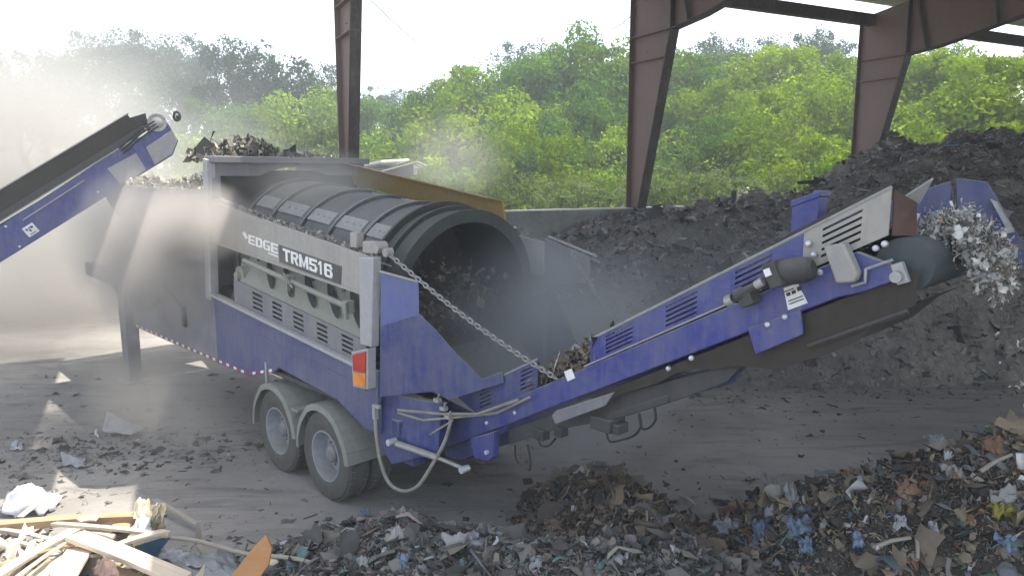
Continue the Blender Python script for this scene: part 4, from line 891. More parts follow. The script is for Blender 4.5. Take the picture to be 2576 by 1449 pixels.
for s, z in ((-5.0, 2.73), (-5.12, 2.80), (-4.40, 2.38), (-4.2, 2.26), (-5.28, 3.23), (-5.33, 3.12), (-5.18, 3.06), (-5.66, 3.30), (-5.71, 3.33), (-2.5, 1.5), (-2.1, 1.3), (-1.9, 1.0), (-5.24, 3.3)):
    v = .63 if s in (-5.0, -5.12) else .65; mb = MB(); mb.lathe(L(s, v, z), (0, -1, 0), [(-.01, .02), (.012, .02), (.020, .012), (.022, .001)], 10)
    mb.build('bolt_head', M['bolt'], conv)
# motor, gearbox, box and plate at the head
mb = MB(); d = (L(-5.34, .56, 3.15) - L(-5.06, .56, 3.08)).normalized()
mb.lathe(L(-5.06, .54, 3.09), d, [(0, .001), (0, .075), (.05, .085), (.20, .088), (.26, .075), (.28, .05), (.28, .001)], 20); mb.box(L(-5.10, .52, 3.10), (.09, .16, .17), Matrix.Rotation(-.45, 3, 'Y')); mo = mb.build('hydraulic_motor', M['dark_steel'], conv, .004)
mb = MB(); mb.box(L(-5.075, .435, 3.115), (.045, .01, .05), Matrix.Rotation(-.45, 3, 'Y')); mb.build('motor_label', M['white'], conv)
mb = MB(); mb.lathe(L(-5.05, .55, 3.06), L(-4.78, .55, 2.90) - L(-5.05, .55, 3.06), [(0, .03), (.03, .045), (.09, .045), (.10, .035), (.22, .035), (.23, .05), (.29, .05), (.30, .001)], 14); mb.box(L(-4.88, .58, 2.90), (.10, .12, .09), Matrix.Rotation(-.5, 3, 'Y')); mb.build('gearbox', M['dark_steel'], conv, .004)
mb = MB(); mb.lathe(L(-4.79, .52, 2.895), L(-4.70, .52, 2.85) - L(-4.79, .52, 2.895), [(0, .03), (.0, .04), (.05, .04), (.07, .02), (.07, .001)], 12); mb.build('hose_end', M['galv'], conv); mb = MB(); mb.lathe(L(-5.03, .47, 3.05), L(-4.97, .47, 3.01) - L(-5.03, .47, 3.05), [(0, .001), (0, .03), (.06, .03), (.06, .001)], 10); mb.build('hose_end', M['galv'], conv)
MB().prism([L(-5.375, .55, 3.30), L(-5.50, .55, 3.33), L(-5.60, .55, 3.14), L(-5.58, .55, 3.09), L(-5.47, .55, 3.07)], (0, .098, 0)).build('guard_box', M['grey_panel'], conv, .015)
st = MB().prism([L(-5.09, .645, 2.99), L(-5.185, .645, 3.035), L(-5.26, .645, 2.91), L(-5.13, .645, 2.845)], (0, .004, 0)).build('warning_sticker', M['white'], conv)
mb = MB()
for (a, b, w_, h_) in ((.12, .62, .2, .16), (.40, .62, .2, .16), (.70, .66, .18, .2), (.14, .22, .74, .05), (.14, .36, .74, .05), (.06, .84, .5, .05)):
    def sp(u, q): return L(-5.13 - .13 * u + .045 * q, .640, 2.845 + .065 * u + .135 * q)
    mb.prism([sp(a, b), sp(a + w_, b), sp(a + w_, b + h_), sp(a, b + h_)], (0, .003, 0))
mb.build('sticker_print', M['black_print'], conv)
MB().box(L(-3.19, .644, 2.01), (.10, .004, .09), Matrix.Rotation(-.5, 3, 'Y')).build('small_sticker', M['white'], conv)
mb = MB(); mb.tube([L(-5.62, .62, 3.17), L(-5.63, .60, 3.09), L(-5.55, .60, 3.06)], .01, 6); mb.tube([L(-5.62, .62, 3.17), L(-5.77, .63, 3.24)], .01, 6); mb.build('hose_clip', M['galv'], conv)
mb = MB(); mb.box(L(-5.81, .66, 3.16), (.07, .05, .13), Matrix.Rotation(-.4, 3, 'Y')); mb.cyl(L(-5.80, .60, 3.14), L(-5.80, .70, 3.14), .035, 12); mb.build('head_bearing', M['galv'], conv, .006)

# ------------------------------------------------------------------ waste lying on the machine and falling
def to_np(vs): return np.array([tuple(q) for q in vs])
def heap_on(name, lab, fn, n, med, pal, cat='waste', tilt=.9, hi=.3, types=None):
    P = []
    for _ in range(n): P.append(fn())
    o = scatter(name, to_np(P), sizes_of(n, med, .5, hi), pal, None, tilt, kind=None, types=types); return tag(o, lab, None if cat == 'stuff' else cat, kind='stuff' if cat == 'stuff' else None)
def f_top():
    v = random.uniform(0.02, 1.75); q = (v / 1.75); h = .20 * math.exp(-((v - .62) / .38) ** 2) + .10 * (1 - q) ** .5 + .03
    return W(2.80 + random.uniform(-.12, .7), v, 3.93 + random.uniform(0, 1) * h)
heap_on('waste_heap_on_frame', 'ragged sunlit pile of torn scraps on top of the feed frame', f_top, 2600, .05, PAL_PALE + [((.02, .02, .02), 50)])
def f_hop():
    s = random.uniform(2.95, 6.45); return W(s, random.uniform(-.05, .5), 3.46 + random.uniform(0, .12) + .08 * max(0, math.sin(s * 2.3 + 1)) + (.08 if s < 3.8 else 0))
heap_on('hopper_scraps', 'pale shredded scraps along the rim of the feed hopper', f_hop, 1500, .05, PAL_PALE)
def f_cov():
    s = random.uniform(-1.2, 2.7); return W(s, random.uniform(0, .14), zp(s) - .015 + random.uniform(0, .03))
heap_on('cover_fluff', 'grey fluff and dust lying along the top of the lettered cover', f_cov, 1300, .028, [((.34, .32, .29), 60), ((.26, .25, .22), 30)], hi=.06)
def f_conv():
    s = random.uniform(-2.7, -3.5); return W(s, random.uniform(.66, 1.3), cr_(s) - .02 + random.uniform(0, .20) * (1 if s < -2.85 else .6))
heap_on('conveyor_load', 'tangled scraps caught between the two side boards of the conveyor', f_conv, 900, .055, PAL_BROWN + [((.45, .45, .44), 12)])
def f_belt():
    s = random.uniform(-3.4, -5.6); return W(s, random.uniform(.75, 1.75), cr_(s) + random.uniform(0, .10))
heap_on('belt_load', 'layer of shreds riding up the conveyor belt', f_belt, 1500, .045, PAL_WHITE)
def f_fall():
    t = random.random() ** .8; c = Vector((-5.76 - .46 * t, 0, 3.36 + .10 * math.sin(min(t * 2.4, 3.14)) - .34 * t * t)); r_ = .075 + .03 * t
    return W(c.x + random.gauss(0, .04), 1.25 + random.gauss(0, .12), c.z + random.gauss(0, r_ * .75))
heap_on('discharge_clump', 'white fluffy clump of shreds tumbling off the conveyor head', f_fall, 7000, .019, PAL_WHITE, tilt=1.5, hi=.07, types=[.36, .03, 0, .15, .1, .36])
def f_fall2():
    t = random.random(); return W(-6.28 - .22 * t + random.gauss(0, .03), 1.1 + random.gauss(0, .12), 3.0 - 1.1 * t + random.gauss(0, .06))
heap_on('falling_scraps', 'loose white scraps dropping through the air at the right edge', f_fall2, 60, .024, PAL_WHITE, cat='stuff', tilt=1.5, hi=.1)

# ------------------------------------------------------------------ feed conveyor at the left
Hd = Vector((-6.08, 12.9, 4.60)); Ld = Vector((-8.20, 11.75, 3.02)); ax = (Hd - Ld).normalized(); sidev = ax.cross(Vector((0, 0, 1))).normalized(); upv = sidev.cross(ax).normalized()
if sidev.y > 0: pass
fc = empty('feed_conveyor', Ld - ax * 3.6); fc['label'] = 'dark blue inclined feed conveyor with grey cover reaching in from the left edge'; fc['category'] = 'conveyor'
FO = Vector(fc.location); LT = (Hd - FO).length
# near side is the side facing the camera
nearv = sidev if sidev.dot(Vector((0, -1, 0))) > 0 else -sidev
def Fc(a, n_, u): return ax * a + nearv * n_ + upv * u
def fside(name, pts, n0, n1, mat, bevel=.006): return MB().prism([Fc(a, n0, u) for a, u in pts], nearv * (n1 - n0)).build(name, M[mat], fc, bevel)
T = LT
fside('conveyor_beam', [(-1, -.55), (T - .12, -.55), (T + .10, -.40), (T + .14, -.05), (T - .9, -.02), (T - 3.2, -.10), (-1, -.10)], .0, .04, 'blue')
fside('far_beam', [(-1, -.55), (T - .12, -.55), (T + .10, -.40), (T + .14, -.05), (-1, -.05)], -1.0, -.96, 'blue')
fside('side_cover', [(-1, .06), (T - .30, .10), (T - .30, .36), (-1, .34)], -.02, .0, 'belt')
fside('side_cover', [(-1, -.08), (T - .22, -.01), (T - .22, .10), (-1, .05)], .0, .02, 'dark_steel')
fside('top_strip', [(-1, .34), (T - .28, .36), (T - .28, .38), (-1, .36)], -.06, .03, 'galv')
fside('far_cover', [(-1, .06), (T - .30, .10), (T - .30, .30), (-1, .28)], -1.0, -.97, 'belt')
mb = MB()
for (a0, u0, a1, u1) in ((-1, -.095, T - .5, -.025), (T - 2.6, -.20, T - 1.5, -.17)): mb.prism([Fc(a0, .042, u0), Fc(a1, .042, u1), Fc(a1, .042, u1 + .02), Fc(a0, .042, u0 + .02)], nearv * .02)
mb.build('edge_rail', M['galv'], fc)
fside('head_panel', [(T - 1.10, -.52), (T - .62, -.52), (T - .52, -.22), (T - 1.10, -.19)], .044, .06, 'grey_post')
fside('head_panel', [(T - .46, -.53), (T - .12, -.53), (T + .09, -.39), (T + .12, -.20), (T - .40, -.22)], .044, .055, 'grey_post')
fside('head_bracket', [(T - .62, -.54), (T - .47, -.54), (T - .40, -.02), (T - .55, -.02)], .06, .09, 'blue')
mb = MB(); mb.cyl(Fc(T + .0, .05, .02), Fc(T + .0, -.98, .02), .15, 24); mb.build('head_roller', M['black'], fc)
mb = MB(); mb.lathe(Fc(T + .0, .05, .02), nearv, [(0, .15), (.01, .15), (.01, .11), (.005, .10), (.03, .05), (.03, .001)], 24); mb.build('roller_end', M['galv'], fc)
mb = MB()
for u in (-.02, .03, -.07): mb.tube(smooth_path([Fc(T - .75, .06, u - .05), Fc(T - .45, .10, u), Fc(T - .2, .09, u + .03), Fc(T - .02, .07, u + .03)], 5), .014, 6)
mb.build('hydraulic_hose', M['hose_black'], fc)
mb = MB(); mb.prism([Fc(T - .30, -.97, .30), Fc(T - .05, -.97, .24), Fc(T - .12, -.97, .10), Fc(T - .30, -.97, .10)], nearv * .95); mb.build('end_flap', M['black'], fc)
MB().prism([Fc(0, -.96, .04), Fc(T, -.96, .10), Fc(T, -.02, .10), Fc(0, -.02, .04)], upv * .02).build('belt', M['belt'], fc)
# sticker and bolts
def stk(a, u): return Fc(a, .042, u)
sa = T - 2.62 + .0
st = MB().prism([stk(sa - .08, -.46), stk(sa + .10, -.46), stk(sa + .10, -.29), stk(sa - .08, -.29)], nearv * .004).build('round_sticker', M['white'], fc)
mb = MB()
for (a, u, w_, h_) in ((-.05, -.36, .03, .03), (-.01, -.40, .025, .05), (.03, -.36, .04, .03), (.0, -.34, .05, .015), (-.04, -.44, .10, .012)): mb.prism([Fc(sa + a, .047, u), Fc(sa + a + w_, .047, u), Fc(sa + a + w_, .047, u + h_), Fc(sa + a, .047, u + h_)], nearv * .003)
mb.build('sticker_print', M['black_print'], fc)
mb = MB()
for a, u in ((T - 2.85, -.14), (T - 1.45, -.42), (T - 2.9, -.5), (T - .5, -.46), (T - .48, -.10)): mb = MB(); mb.lathe(Fc(a, .042, u), nearv, [(0, .02), (.012, .02), (.018, .001)], 10); mb.build('bolt_head', M['bolt'], fc)
mb = MB()
for a in (1.2, 0.0): mb.box(Fc(a, -.5, -.9) , (.12, .9, .8))
mb.box(Vector((0, 0, -.6)), (.3, .9, 2.0)); mb.build('support_frame', M['dark_steel'], fc)
# falling clod beyond the head
cp = at_depth(445, 293, 13.0); mb = MB(); mb.tube([cp + Vector((.055 * math.cos(g), 0, .075 * math.sin(g))) for g in np.linspace(0, 2 * math.pi, 13)[:-1]], .022, 7, closed=True); mb.box(cp + Vector((.01, 0, -.02)), (.05, .03, .06)); o = mb.build('falling_ring', M['black']); tag(o, 'small dark ring shaped scrap in mid air beyond the feed conveyor head', 'scrap')
# distant pale conveyor seen over the yellow guard
dc = empty('distant_conveyor', at_depth(960, 440, 20) * 1.0); dc.location.z = 0; tag(dc, 'pale sunlit steel conveyor head beyond the yellow guard', 'conveyor')
DO = Vector(dc.location)
def dq(x, y, d): return at_depth(x, y, d) - DO
mb = MB(); mb.plate([dq(880, 425, 20), dq(960, 408, 20), dq(1030, 404, 20.6), dq(930, 438, 20.4)], .05); mb.build('top_cover', M['white'], dc)
mb = MB(); mb.tube([dq(930, 440, 20), dq(1050, 408, 20)], .03, 6); mb.tube([dq(950, 450, 20.2), dq(1072, 418, 20.2)], .03, 6); mb.tube([dq(1050, 408, 20), dq(1072, 418, 20.2)], .03, 6)
for i in range(5): mb.tube([dq(950 + i * 24, 435 - i * 6, 20), dq(965 + i * 24, 446 - i * 6, 20.2)], .02, 5)
mb.build('rail', M['galv'], dc)
mb = MB(); mb.prism([dq(880, 430, 20), dq(1040, 415, 20), dq(1040, 440, 20), dq(880, 470, 20)], (0, .8, 0)); mb.build('body', M['blue_dusty'], dc)
def f_d(): 
    q = at_depth(random.gauss(1050, 16), random.uniform(430, 475), 19.6); return q
mb = MB()
for dx in (.3, -.9): mb.box(Vector((dx, .4, 1.8)), (.2, .2, 3.6))
mb.build('leg', M['blue_dusty'], dc)
def h_dm(X, Y): return g2(X, Y, -2.3, 19.7, 1.0, 1.0, 3.55) + .1 * fbm(X, Y, 2, 3, 2) - .15
o = grid('sunlit_mound', -5.5, 1, 17.4, 23, 50, 50, h_dm, M['soil_pale'], keep=lambda x, y, z: z > -.1); tag(o, 'sunlit tan mound of product under the distant conveyor', 'mound')
# ------------------------------------------------------------------ wood pile, lower left
cA = lambda x, y: (x * .34938 * .9659, (1000 + y * .34938) * .9659)
def plank(name, a, za, b, zb2, wd, th, mat, lab, cat='plank', roll=0., grp=None):
    A = at_z(*cA(*a), za); B = at_z(*cA(*b), zb2); d = (B - A); ln = d.length; d.normalize()
    s_ = d.cross(Vector((0, 0, 1))).normalized(); u = s_.cross(d)
    s2 = s_ * math.cos(roll) + u * math.sin(roll); u2 = u * math.cos(roll) - s_ * math.sin(roll)
    Mx = Matrix((d, -s2, u2)).transposed().to_4x4(); Mx.translation = (A + B) / 2
    mb = MB(); n = 5; V = []
    r_ = random.Random(int(a[0] * 7 + a[1]))
    for i in range(n + 1):
        x = -ln / 2 + ln * i / n; bow = .012 * math.sin(math.pi * i / n); e = r_.uniform(-.03, .03) if i in (0, n) else 0
        for (yy, zz) in ((-wd / 2, -th / 2), (wd / 2, -th / 2), (wd / 2, th / 2), (-wd / 2, th / 2)): V.append((x + (e if yy > 0 else -e), yy + r_.uniform(-.003, .003), zz + bow))
    mb.add(V, [(i * 4 + j, i * 4 + (j + 1) % 4, i * 4 + 4 + (j + 1) % 4, i * 4 + 4 + j) for i in range(n) for j in range(4)] + [(0, 1, 2, 3), (n * 4, n * 4 + 1, n * 4 + 2, n * 4 + 3)])
    o = mb.build(name, M[mat], None, .004); o.matrix_world = Mx; tag(o, lab, cat, grp); return o
PL = [
    ((-60, 1062), .62, (1050, 990), .62, .10, .07, 'wood_brown', 'long brown beam across the back of the wood pile with a sunlit top'),
    ((400, 1040), .72, (1260, 1128), .68, .045, .03, 'wood_pale', 'thin pale lath sloping down to the right behind the crossing laths'),
    ((860, 1205), .74, (1245, 1095), .76, .07, .03, 'wood_pale', 'pale lath whose end rests over the blue box'),
    ((-40, 1440), .72, (560, 1085), .70, .10, .03, 'wood_pale', 'long pale board rising diagonally from the lower left corner'),
    ((560, 1130), .78, (1380, 1460), .72, .15, .045, 'wood_pale', 'wide pale plank sloping down to the right edge of the wood pile'),
    ((440, 1500), .74, (610, 1215), .70, .20, .03, 'wood_pale', 'broad pale board lying at the bottom middle of the wood pile'),
    ((-30, 1085), .60, (380, 1165), .62, .05, .04, 'wood_grey', 'grey lath at the left edge below the brown beam'),
    ((590, 1085), .66, (850, 1140), .66, .06, .03, 'wood_pale', 'short pale board right of the middle behind the wide plank'),
    ((90, 1165), .60, (270, 1215), .62, .06, .03, 'wood_pale', 'short pale board near the left edge under the diagonal board'),
    ((110, 1450), .80, (545, 1150), .74, .03, .02, 'wood_pale', 'thin split stick leaning beside the long diagonal board'),
    ((180, 1300), .70, (580, 1190), .74, .03, .02, 'wood_brown', 'thin brown stick crossing the diagonal board'),
    ((585, 1020), .70, (730, 1000), .70, .10, .02, 'wood_pale', 'small flat pale offcut lying on the brown beam'),
    ((250, 1270), .66, (470, 1300), .66, .09, .02, 'wood_grey', 'grey board scrap in the hollow left of the broad board'),
    ((0, 1215), .58, (150, 1300), .60, .14, .02, 'wood_grey', 'grey panel scrap at the far left of the wood pile'),
    ((730, 1360), .62, (1050, 1470), .62, .10, .03, 'wood_brown', 'brown board under the wide plank near the bottom edge'),
    ((640, 1180), .60, (900, 1260), .60, .08, .03, 'wood_grey', 'grey lath under the upper end of the wide plank'),
    ((0, 1330), .56, (260, 1400), .56, .06, .03, 'wood_brown', 'brown lath at the lower left edge'),
    ((300, 1340), .60, (420, 1460), .60, .07, .02, 'wood_pale', 'short pale slat pointing down left of the broad board'),
    ((780, 1060), .58, (980, 1075), .58, .12, .02, 'wood_brown', 'tan board scrap below the right end of the brown beam'),
    ((150, 990), .15, (350, 850), .22, .08, .015, 'wood_pale', 'curved pale slat leaning against the white sack'),
    ((1150, 862), .10, (1465, 1045), .08, .05, .03, 'wood_grey', 'dark grey strip on the floor behind the wood pile'),
    ((1478, 1020), .42, (1485, 1205), .18, .05, .015, 'wood_grey', 'upright grey slat right of the wood pile'),
    ((1470, 1190), .22, (1540, 1300), .10, .05, .015, 'wood_grey', 'lower grey slat leaning beside the upright slat'),
    ((1955, 1330), .95, (2050, 1335), .95, .05, .02, 'wood_pale', 'pale splinter end sticking out right of the orange board'),
]
for a, za, b, zb2, wd, th, mt, lb in PL: plank('plank', a, za, b, zb2, wd, th, mt, lb)
# orange plywood board standing up
A = [at_depth(*cA(x, y), d) for x, y, d in ((1690, 1480, 4.7), (1900, 1500, 4.7), (2010, 1340, 4.75), (2035, 1220, 4.75), (1990, 1115, 4.75), (1880, 1230, 4.72))]
o = MB().plate(A, .03).build('plywood_board', M['wood_orange'], None, .003); tag(o, 'orange brown plywood board standing up with a pointed corner', 'board')
# long pole
A = at_z(*cA(1255, 1142), .55); B = at_z(*cA(2340, 1340), .30); mb = MB(); mb.tube([A.lerp(B, t) + Vector((0, 0, .02 * math.sin(t * 9))) for t in np.linspace(0, 1, 10)], .02, 8); o = mb.build('pole', M['wood_grey']); tag(o, 'long thin pale pole lying from the blue box past the orange board', 'pole')
# blue box
A = [at_z(*cA(x, y), z) for x, y, z in ((1000, 1205, .60), (1250, 1128, .66), (1130, 1275, .45), (1010, 1262, .45))]
o = MB().prism(A, (0, .06, -.05)).build('blue_tray', plain('blue plastic', (.02, .13, .26), .4), None, .01); tag(o, 'torn blue plastic tray under the end of the pale lath', 'tray')
# crumpled sheets and bags
def crumple(name, pix, z0, amp, mat, lab, cat, n=14, thick=.006, seed=0, zs=None, domed=0.):
    Pz = [at_z(*cA(x, y), (zs[i] if zs else z0)) for i, (x, y) in enumerate(pix)]     # four corners
    r_ = random.Random(seed); mb = MB(); V = []
    for j in range(n + 1):
        for i in range(n + 1):
            u, v = i / n, j / n; p = Pz[0].lerp(Pz[1], u).lerp(Pz[3].lerp(Pz[2], u), v)
            q = mnoise.noise(Vector((u * 4 + seed, v * 4, seed * 1.7))) + .6 * mnoise.noise(Vector((u * 10 + seed, v * 10, 3))); q2 = mnoise.noise(Vector((u * 5, v * 5 + seed, 9)))
            V.append(p + Vector((q2 * amp * .6, q * amp * .4, q * amp + domed * math.sin(math.pi * u) * math.sin(math.pi * v))))
    mb.add(V, [(j * (n + 1) + i, j * (n + 1) + i + 1, (j + 1) * (n + 1) + i + 1, (j + 1) * (n + 1) + i) for j in range(n) for i in range(n)], True)
    o = mb.build(name, M[mat]); sm = o.modifiers.new('solid', 'SOLIDIFY'); sm.thickness = thick; tag(o, lab, cat); return o
M['sack'] = plain('white woven sack', (.50, .50, .52), .7, var=.15); M['film'] = plain('grey plastic film', (.22, .23, .235), .45, var=.2); M['cardboard'] = plain('brown cardboard', (.20, .12, .075), .85)
M['blue_film'] = plain('pale blue film', (.12, .17, .25), .5, var=.7, scale=16); M['yellow_scrap'] = plain('yellow scrap', (.24, .22, .03), .6); M['rag'] = plain('brown rag', (.12, .08, .065), .9)
M['slab'] = plain('grey board', (.31, .30, .29), .85, var=.12); M['cream'] = plain('cream foam', (.62, .54, .38), .8, var=.3); M['paper'] = plain('dirty white paper', (.30, .31, .33), .8, var=.45, scale=14)
crumple('white_sack', [(0, 960), (330, 960), (470, 850), (60, 800)], .06, .07, 'sack', 'crumpled white woven sack lying at the left edge behind the wood pile', 'sack', seed=1, domed=.22)
crumple('grey_slab', [(770, 345), (990, 385), (1100, 340), (800, 195)], .1, .02, 'slab', 'flat grey board fragment lying on the floor left of the wheels', 'slab', seed=2, zs=[.10, .06, .05, .42], thick=.03)
crumple('small_bag', [(470, 600), (630, 620), (640, 560), (450, 505)], .04, .04, 'film', 'small pale twisted bag on the floor above the white sack', 'bag', n=10, seed=3, domed=.06)
crumple('paper_scrap', [(75, 490), (170, 490), (180, 440), (90, 425)], .03, .04, 'paper', 'crumpled paper scrap on the floor near the left edge', 'scrap', n=8, seed=4, domed=.05)
crumple('paper_scrap', [(705, 390), (735, 390), (735, 340), (705, 340)], .05, .03, 'sack', 'tiny white scrap on the floor left of the grey board fragment', 'scrap', n=6, seed=5, domed=.05)
crumple('plastic_sheet', [(1130, 1460), (1830, 1500), (1740, 1290), (1180, 1290)], .25, .08, 'film', 'grey crumpled plastic sheet between the wide plank and the orange board', 'sheet', seed=6, domed=.12, n=20)
crumple('plastic_sheet', [(1050, 1300), (1500, 1380), (1480, 1270), (1130, 1240)], .33, .05, 'paper', 'pale plastic sheet lying under the thin pole', 'sheet', seed=16, domed=.06)
crumple('foam_scrap', [(990, 1010), (1120, 1010), (1150, 900), (1000, 900)], .66, .07, 'cream', 'crumpled cream scrap at the right end of the brown beam', 'scrap', seed=7, domed=.1)
crumple('foam_scrap', [(1110, 1080), (1225, 1090), (1225, 930), (1150, 900)], .64, .06, 'cream', 'upright cream scrap right of the crumpled one on the wood pile', 'scrap', seed=8, zs=[.55, .55, .86, .9])
crumple('foam_scrap', [(950, 1100), (1140, 1100), (1110, 1020), (1040, 1010)], .66, .05, 'sack', 'white rounded scrap under the cream scraps', 'scrap', seed=9, domed=.08)
crumple('rag', [(700, 1440), (900, 1440), (820, 1310), (720, 1330)], .76, .05, 'rag', 'brown rag lying beside the broad pale board', 'rag', seed=10, domed=.06)
# wood pile filler
def h_wood(X, Y): return g2(X, Y, -4.3, 5.6, 1.25, 1.0, .62) + g2(X, Y, -3.1, 5.0, .7, .7, .35) + .04 * fbm(X, Y, 4, 3, 2) - .1
o = grid('splinter_heap', -7, -1.5, 3.6, 8, 60, 60, h_wood, M['soil_near'], keep=lambda x, y, z: z > -.05); tag(o, 'heap of broken wood and splinters under the planks at the lower left', 'heap')
X = rng.uniform(-6.5, -1.8, 9000); Y = rng.uniform(3.8, 7.6, 9000); H = h_wood(X, Y); k = H > .02; Pk = np.stack([X, Y, H], 1)[k][:3200]
scatter('splinter', Pk, sizes_of(len(Pk), .14, .5, .45), [((.50, .42, .30), 40), ((.30, .22, .14), 25), ((.12, .10, .08), 20), ((.6, .55, .46), 15)], o, .45, types=[.05, .08, .35, .07, .4, .05])
# individual rags and scraps on the heaps
cB = lambda x, y: ((1500 + x * .45303) * .9659, (1050 + y * .45303) * .9659)
def on_heap(hf, px, py):
    r = ray(px, py); t = 2.
    for _ in range(900):
        p = CAM + r * t; h = float(hf(np.array([p.x]), np.array([p.y]))[0])
        if p.z <= max(h, 0): return p
        t += .012
    return CAM + r * t
def bit(name, x, y, w_, h_, mat, lab, cat, hf=h_right, seed=0, conv_=cB, dome=.02, amp=.055):
    c = on_heap(hf, *conv_(x, y)); sc_ = .45303 * .9659 / F_ * (c - CAM).length; a = w_ * sc_ * .40; b = h_ * sc_ * .5
    mb = MB(); n = 10; V = []
    for j in range(n + 1):
        for i in range(n + 1):
            u, v = i / n * 2 - 1, j / n * 2 - 1; q = abs(mnoise.noise(Vector((u * 1.6 + seed, v * 1.6, seed * 1.7)))) * 1.8 + abs(mnoise.noise(Vector((u * 3.5 + seed, v * 3.5, 3)))) * .8 - .4
            e = .8 + .5 * mnoise.noise(Vector((u * 1.3 + seed, v * 1.3, 7 + seed)))
            V.append(Vector((u * a * e, v * b * .75 * e, v * b * .65 + q * amp + dome * (1 - u * u) * (1 - v * v))))
    mb.add(V, [(j * (n + 1) + i, j * (n + 1) + i + 1, (j + 1) * (n + 1) + i + 1, (j + 1) * (n + 1) + i) for j in range(n) for i in range(n)], False)
    o = mb.build(name, M[mat], None, loc=c + Vector((0, -.02, .05))); sm = o.modifiers.new('solid', 'SOLIDIFY'); sm.thickness = .006; tag(o, lab, cat); return o
BITS = [
    ('film_scrap', 870, 740, 180, 90, 'paper', 'white film scrap at the left end of the pale blue film', 'scrap'),
    ('film_scrap', 1060, 760, 140, 120, 'blue_film', 'slate blue film lying in the middle of the blue patch', 'scrap'),
    ('film_scrap', 1290, 740, 190, 110, 'blue_film', 'pale blue torn film at the right of the blue patch', 'scrap'),
    ('film_scrap', 1310, 660, 120, 60, 'blue_film', 'small blue film strip above the blue patch', 'scrap'),
    ('film_scrap', 1320, 850, 110, 90, 'blue_film', 'dark blue film hanging below the blue patch', 'scrap'),
    ('film_scrap', 1110, 650, 110, 60, 'paper', 'crumpled white scrap above the blue patch', 'scrap'),
    ('plastic_bag', 1240, 570, 130, 150, 'film', 'grey rounded plastic bag above the blue patch', 'bag'),
    ('black_bag', 1040, 570, 170, 90, 'hose_black', 'black plastic bag at the upper left of the big heap', 'bag'),
    ('rag', 1110, 480, 120, 110, 'slab', 'greenish grey cloth standing at the upper edge of the big heap', 'rag'),
    ('cardboard_scrap', 770, 850, 100, 120, 'cardboard', 'round tan cardboard scrap left below the white film', 'cardboard'),
    ('cardboard_scrap', 700, 940, 80, 130, 'cardboard', 'long brown cardboard strip below the round tan one', 'cardboard'),
    ('paper_scrap', 860, 940, 140, 90, 'paper', 'white paper packet near the bottom edge of the big heap', 'paper'),
    ('cardboard_scrap', 1900, 520, 170, 80, 'cardboard', 'reddish cardboard flap on the middle of the big heap', 'cardboard'),
    ('cardboard_scrap', 2400, 290, 130, 120, 'cardboard', 'tan cardboard sheet near the crest of the big heap', 'cardboard'),
    ('yellow_scrap', 2440, 650, 160, 70, 'yellow_scrap', 'yellow plastic scrap on the right of the big heap', 'scrap'),
    ('paper_scrap', 2440, 570, 190, 80, 'slab', 'grey paper sheet just above the yellow scrap', 'paper'),
    ('paper_scrap', 2160, 430, 150, 60, 'slab', 'grey-green card lying on the upper part of the big heap', 'card'),
    ('film_scrap', 2050, 225, 140, 50, 'paper', 'lilac white film on the rear shoulder of the big heap', 'scrap'),
    ('paper_scrap', 2130, 330, 60, 35, 'sack', 'small white scrap below the lilac film', 'paper'),
    ('film_scrap', 2480, 840, 150, 90, 'blue_film', 'deep blue film at the right edge low on the big heap', 'scrap'),
    ('paper_scrap', 1860, 720, 100, 60, 'paper', 'pale card piece in the lower middle of the big heap', 'paper'),
    ('paper_scrap', 2050, 750, 60, 60, 'paper', 'upright pale strip in the lower right of the big heap', 'paper'),
    ('film_scrap', 1610, 820, 80, 70, 'blue_film', 'small violet blue film right of the blue patch', 'scrap'),
    ('film_scrap', 300, 930, 110, 90, 'blue_film', 'greenish blue film at the lower left of the big heap', 'scrap'),
]
for i, (nm, x, y, w_, h_, mt, lb, cat) in enumerate(BITS): bit(nm, x, y, w_, h_, mt, lb, cat, seed=i * 3.1)
for (nm, x0, y0, x1, y1, lb) in (('stick', 1700, 870, 1920, 830, 'split pale stick in the lower middle of the big heap'), ('stick', 1960, 800, 1960, 950, 'upright grey board end at the bottom of the big heap'), ('stick', 2020, 300, 2240, 180, 'thin brown branch leaning on the rear crest of the big heap'), ('stick', 600, 560, 690, 630, 'bent grey stick on the floor left of the black bag'), ('stick', 2320, 430, 2500, 350, 'pale stick near the crest right of the cardboard sheet')):
    A = on_heap(h_right, *cB(x0, y0)) + Vector((0, 0, .06)); B = on_heap(h_right, *cB(x1, y1)) + Vector((0, 0, .09)); B = A + (B - A) * min(1, .7 / max((B - A).length, .01))
    o = MB().tube([A, A.lerp(B, .5) + Vector((0, 0, .02)), B], [.022, .018, .014], 6).build(nm, M['wood_grey']); tag(o, lb, 'stick')
cC = lambda x, y: ((700 + x * .34938) * .9659, (1100 + y * .34938) * .9659)
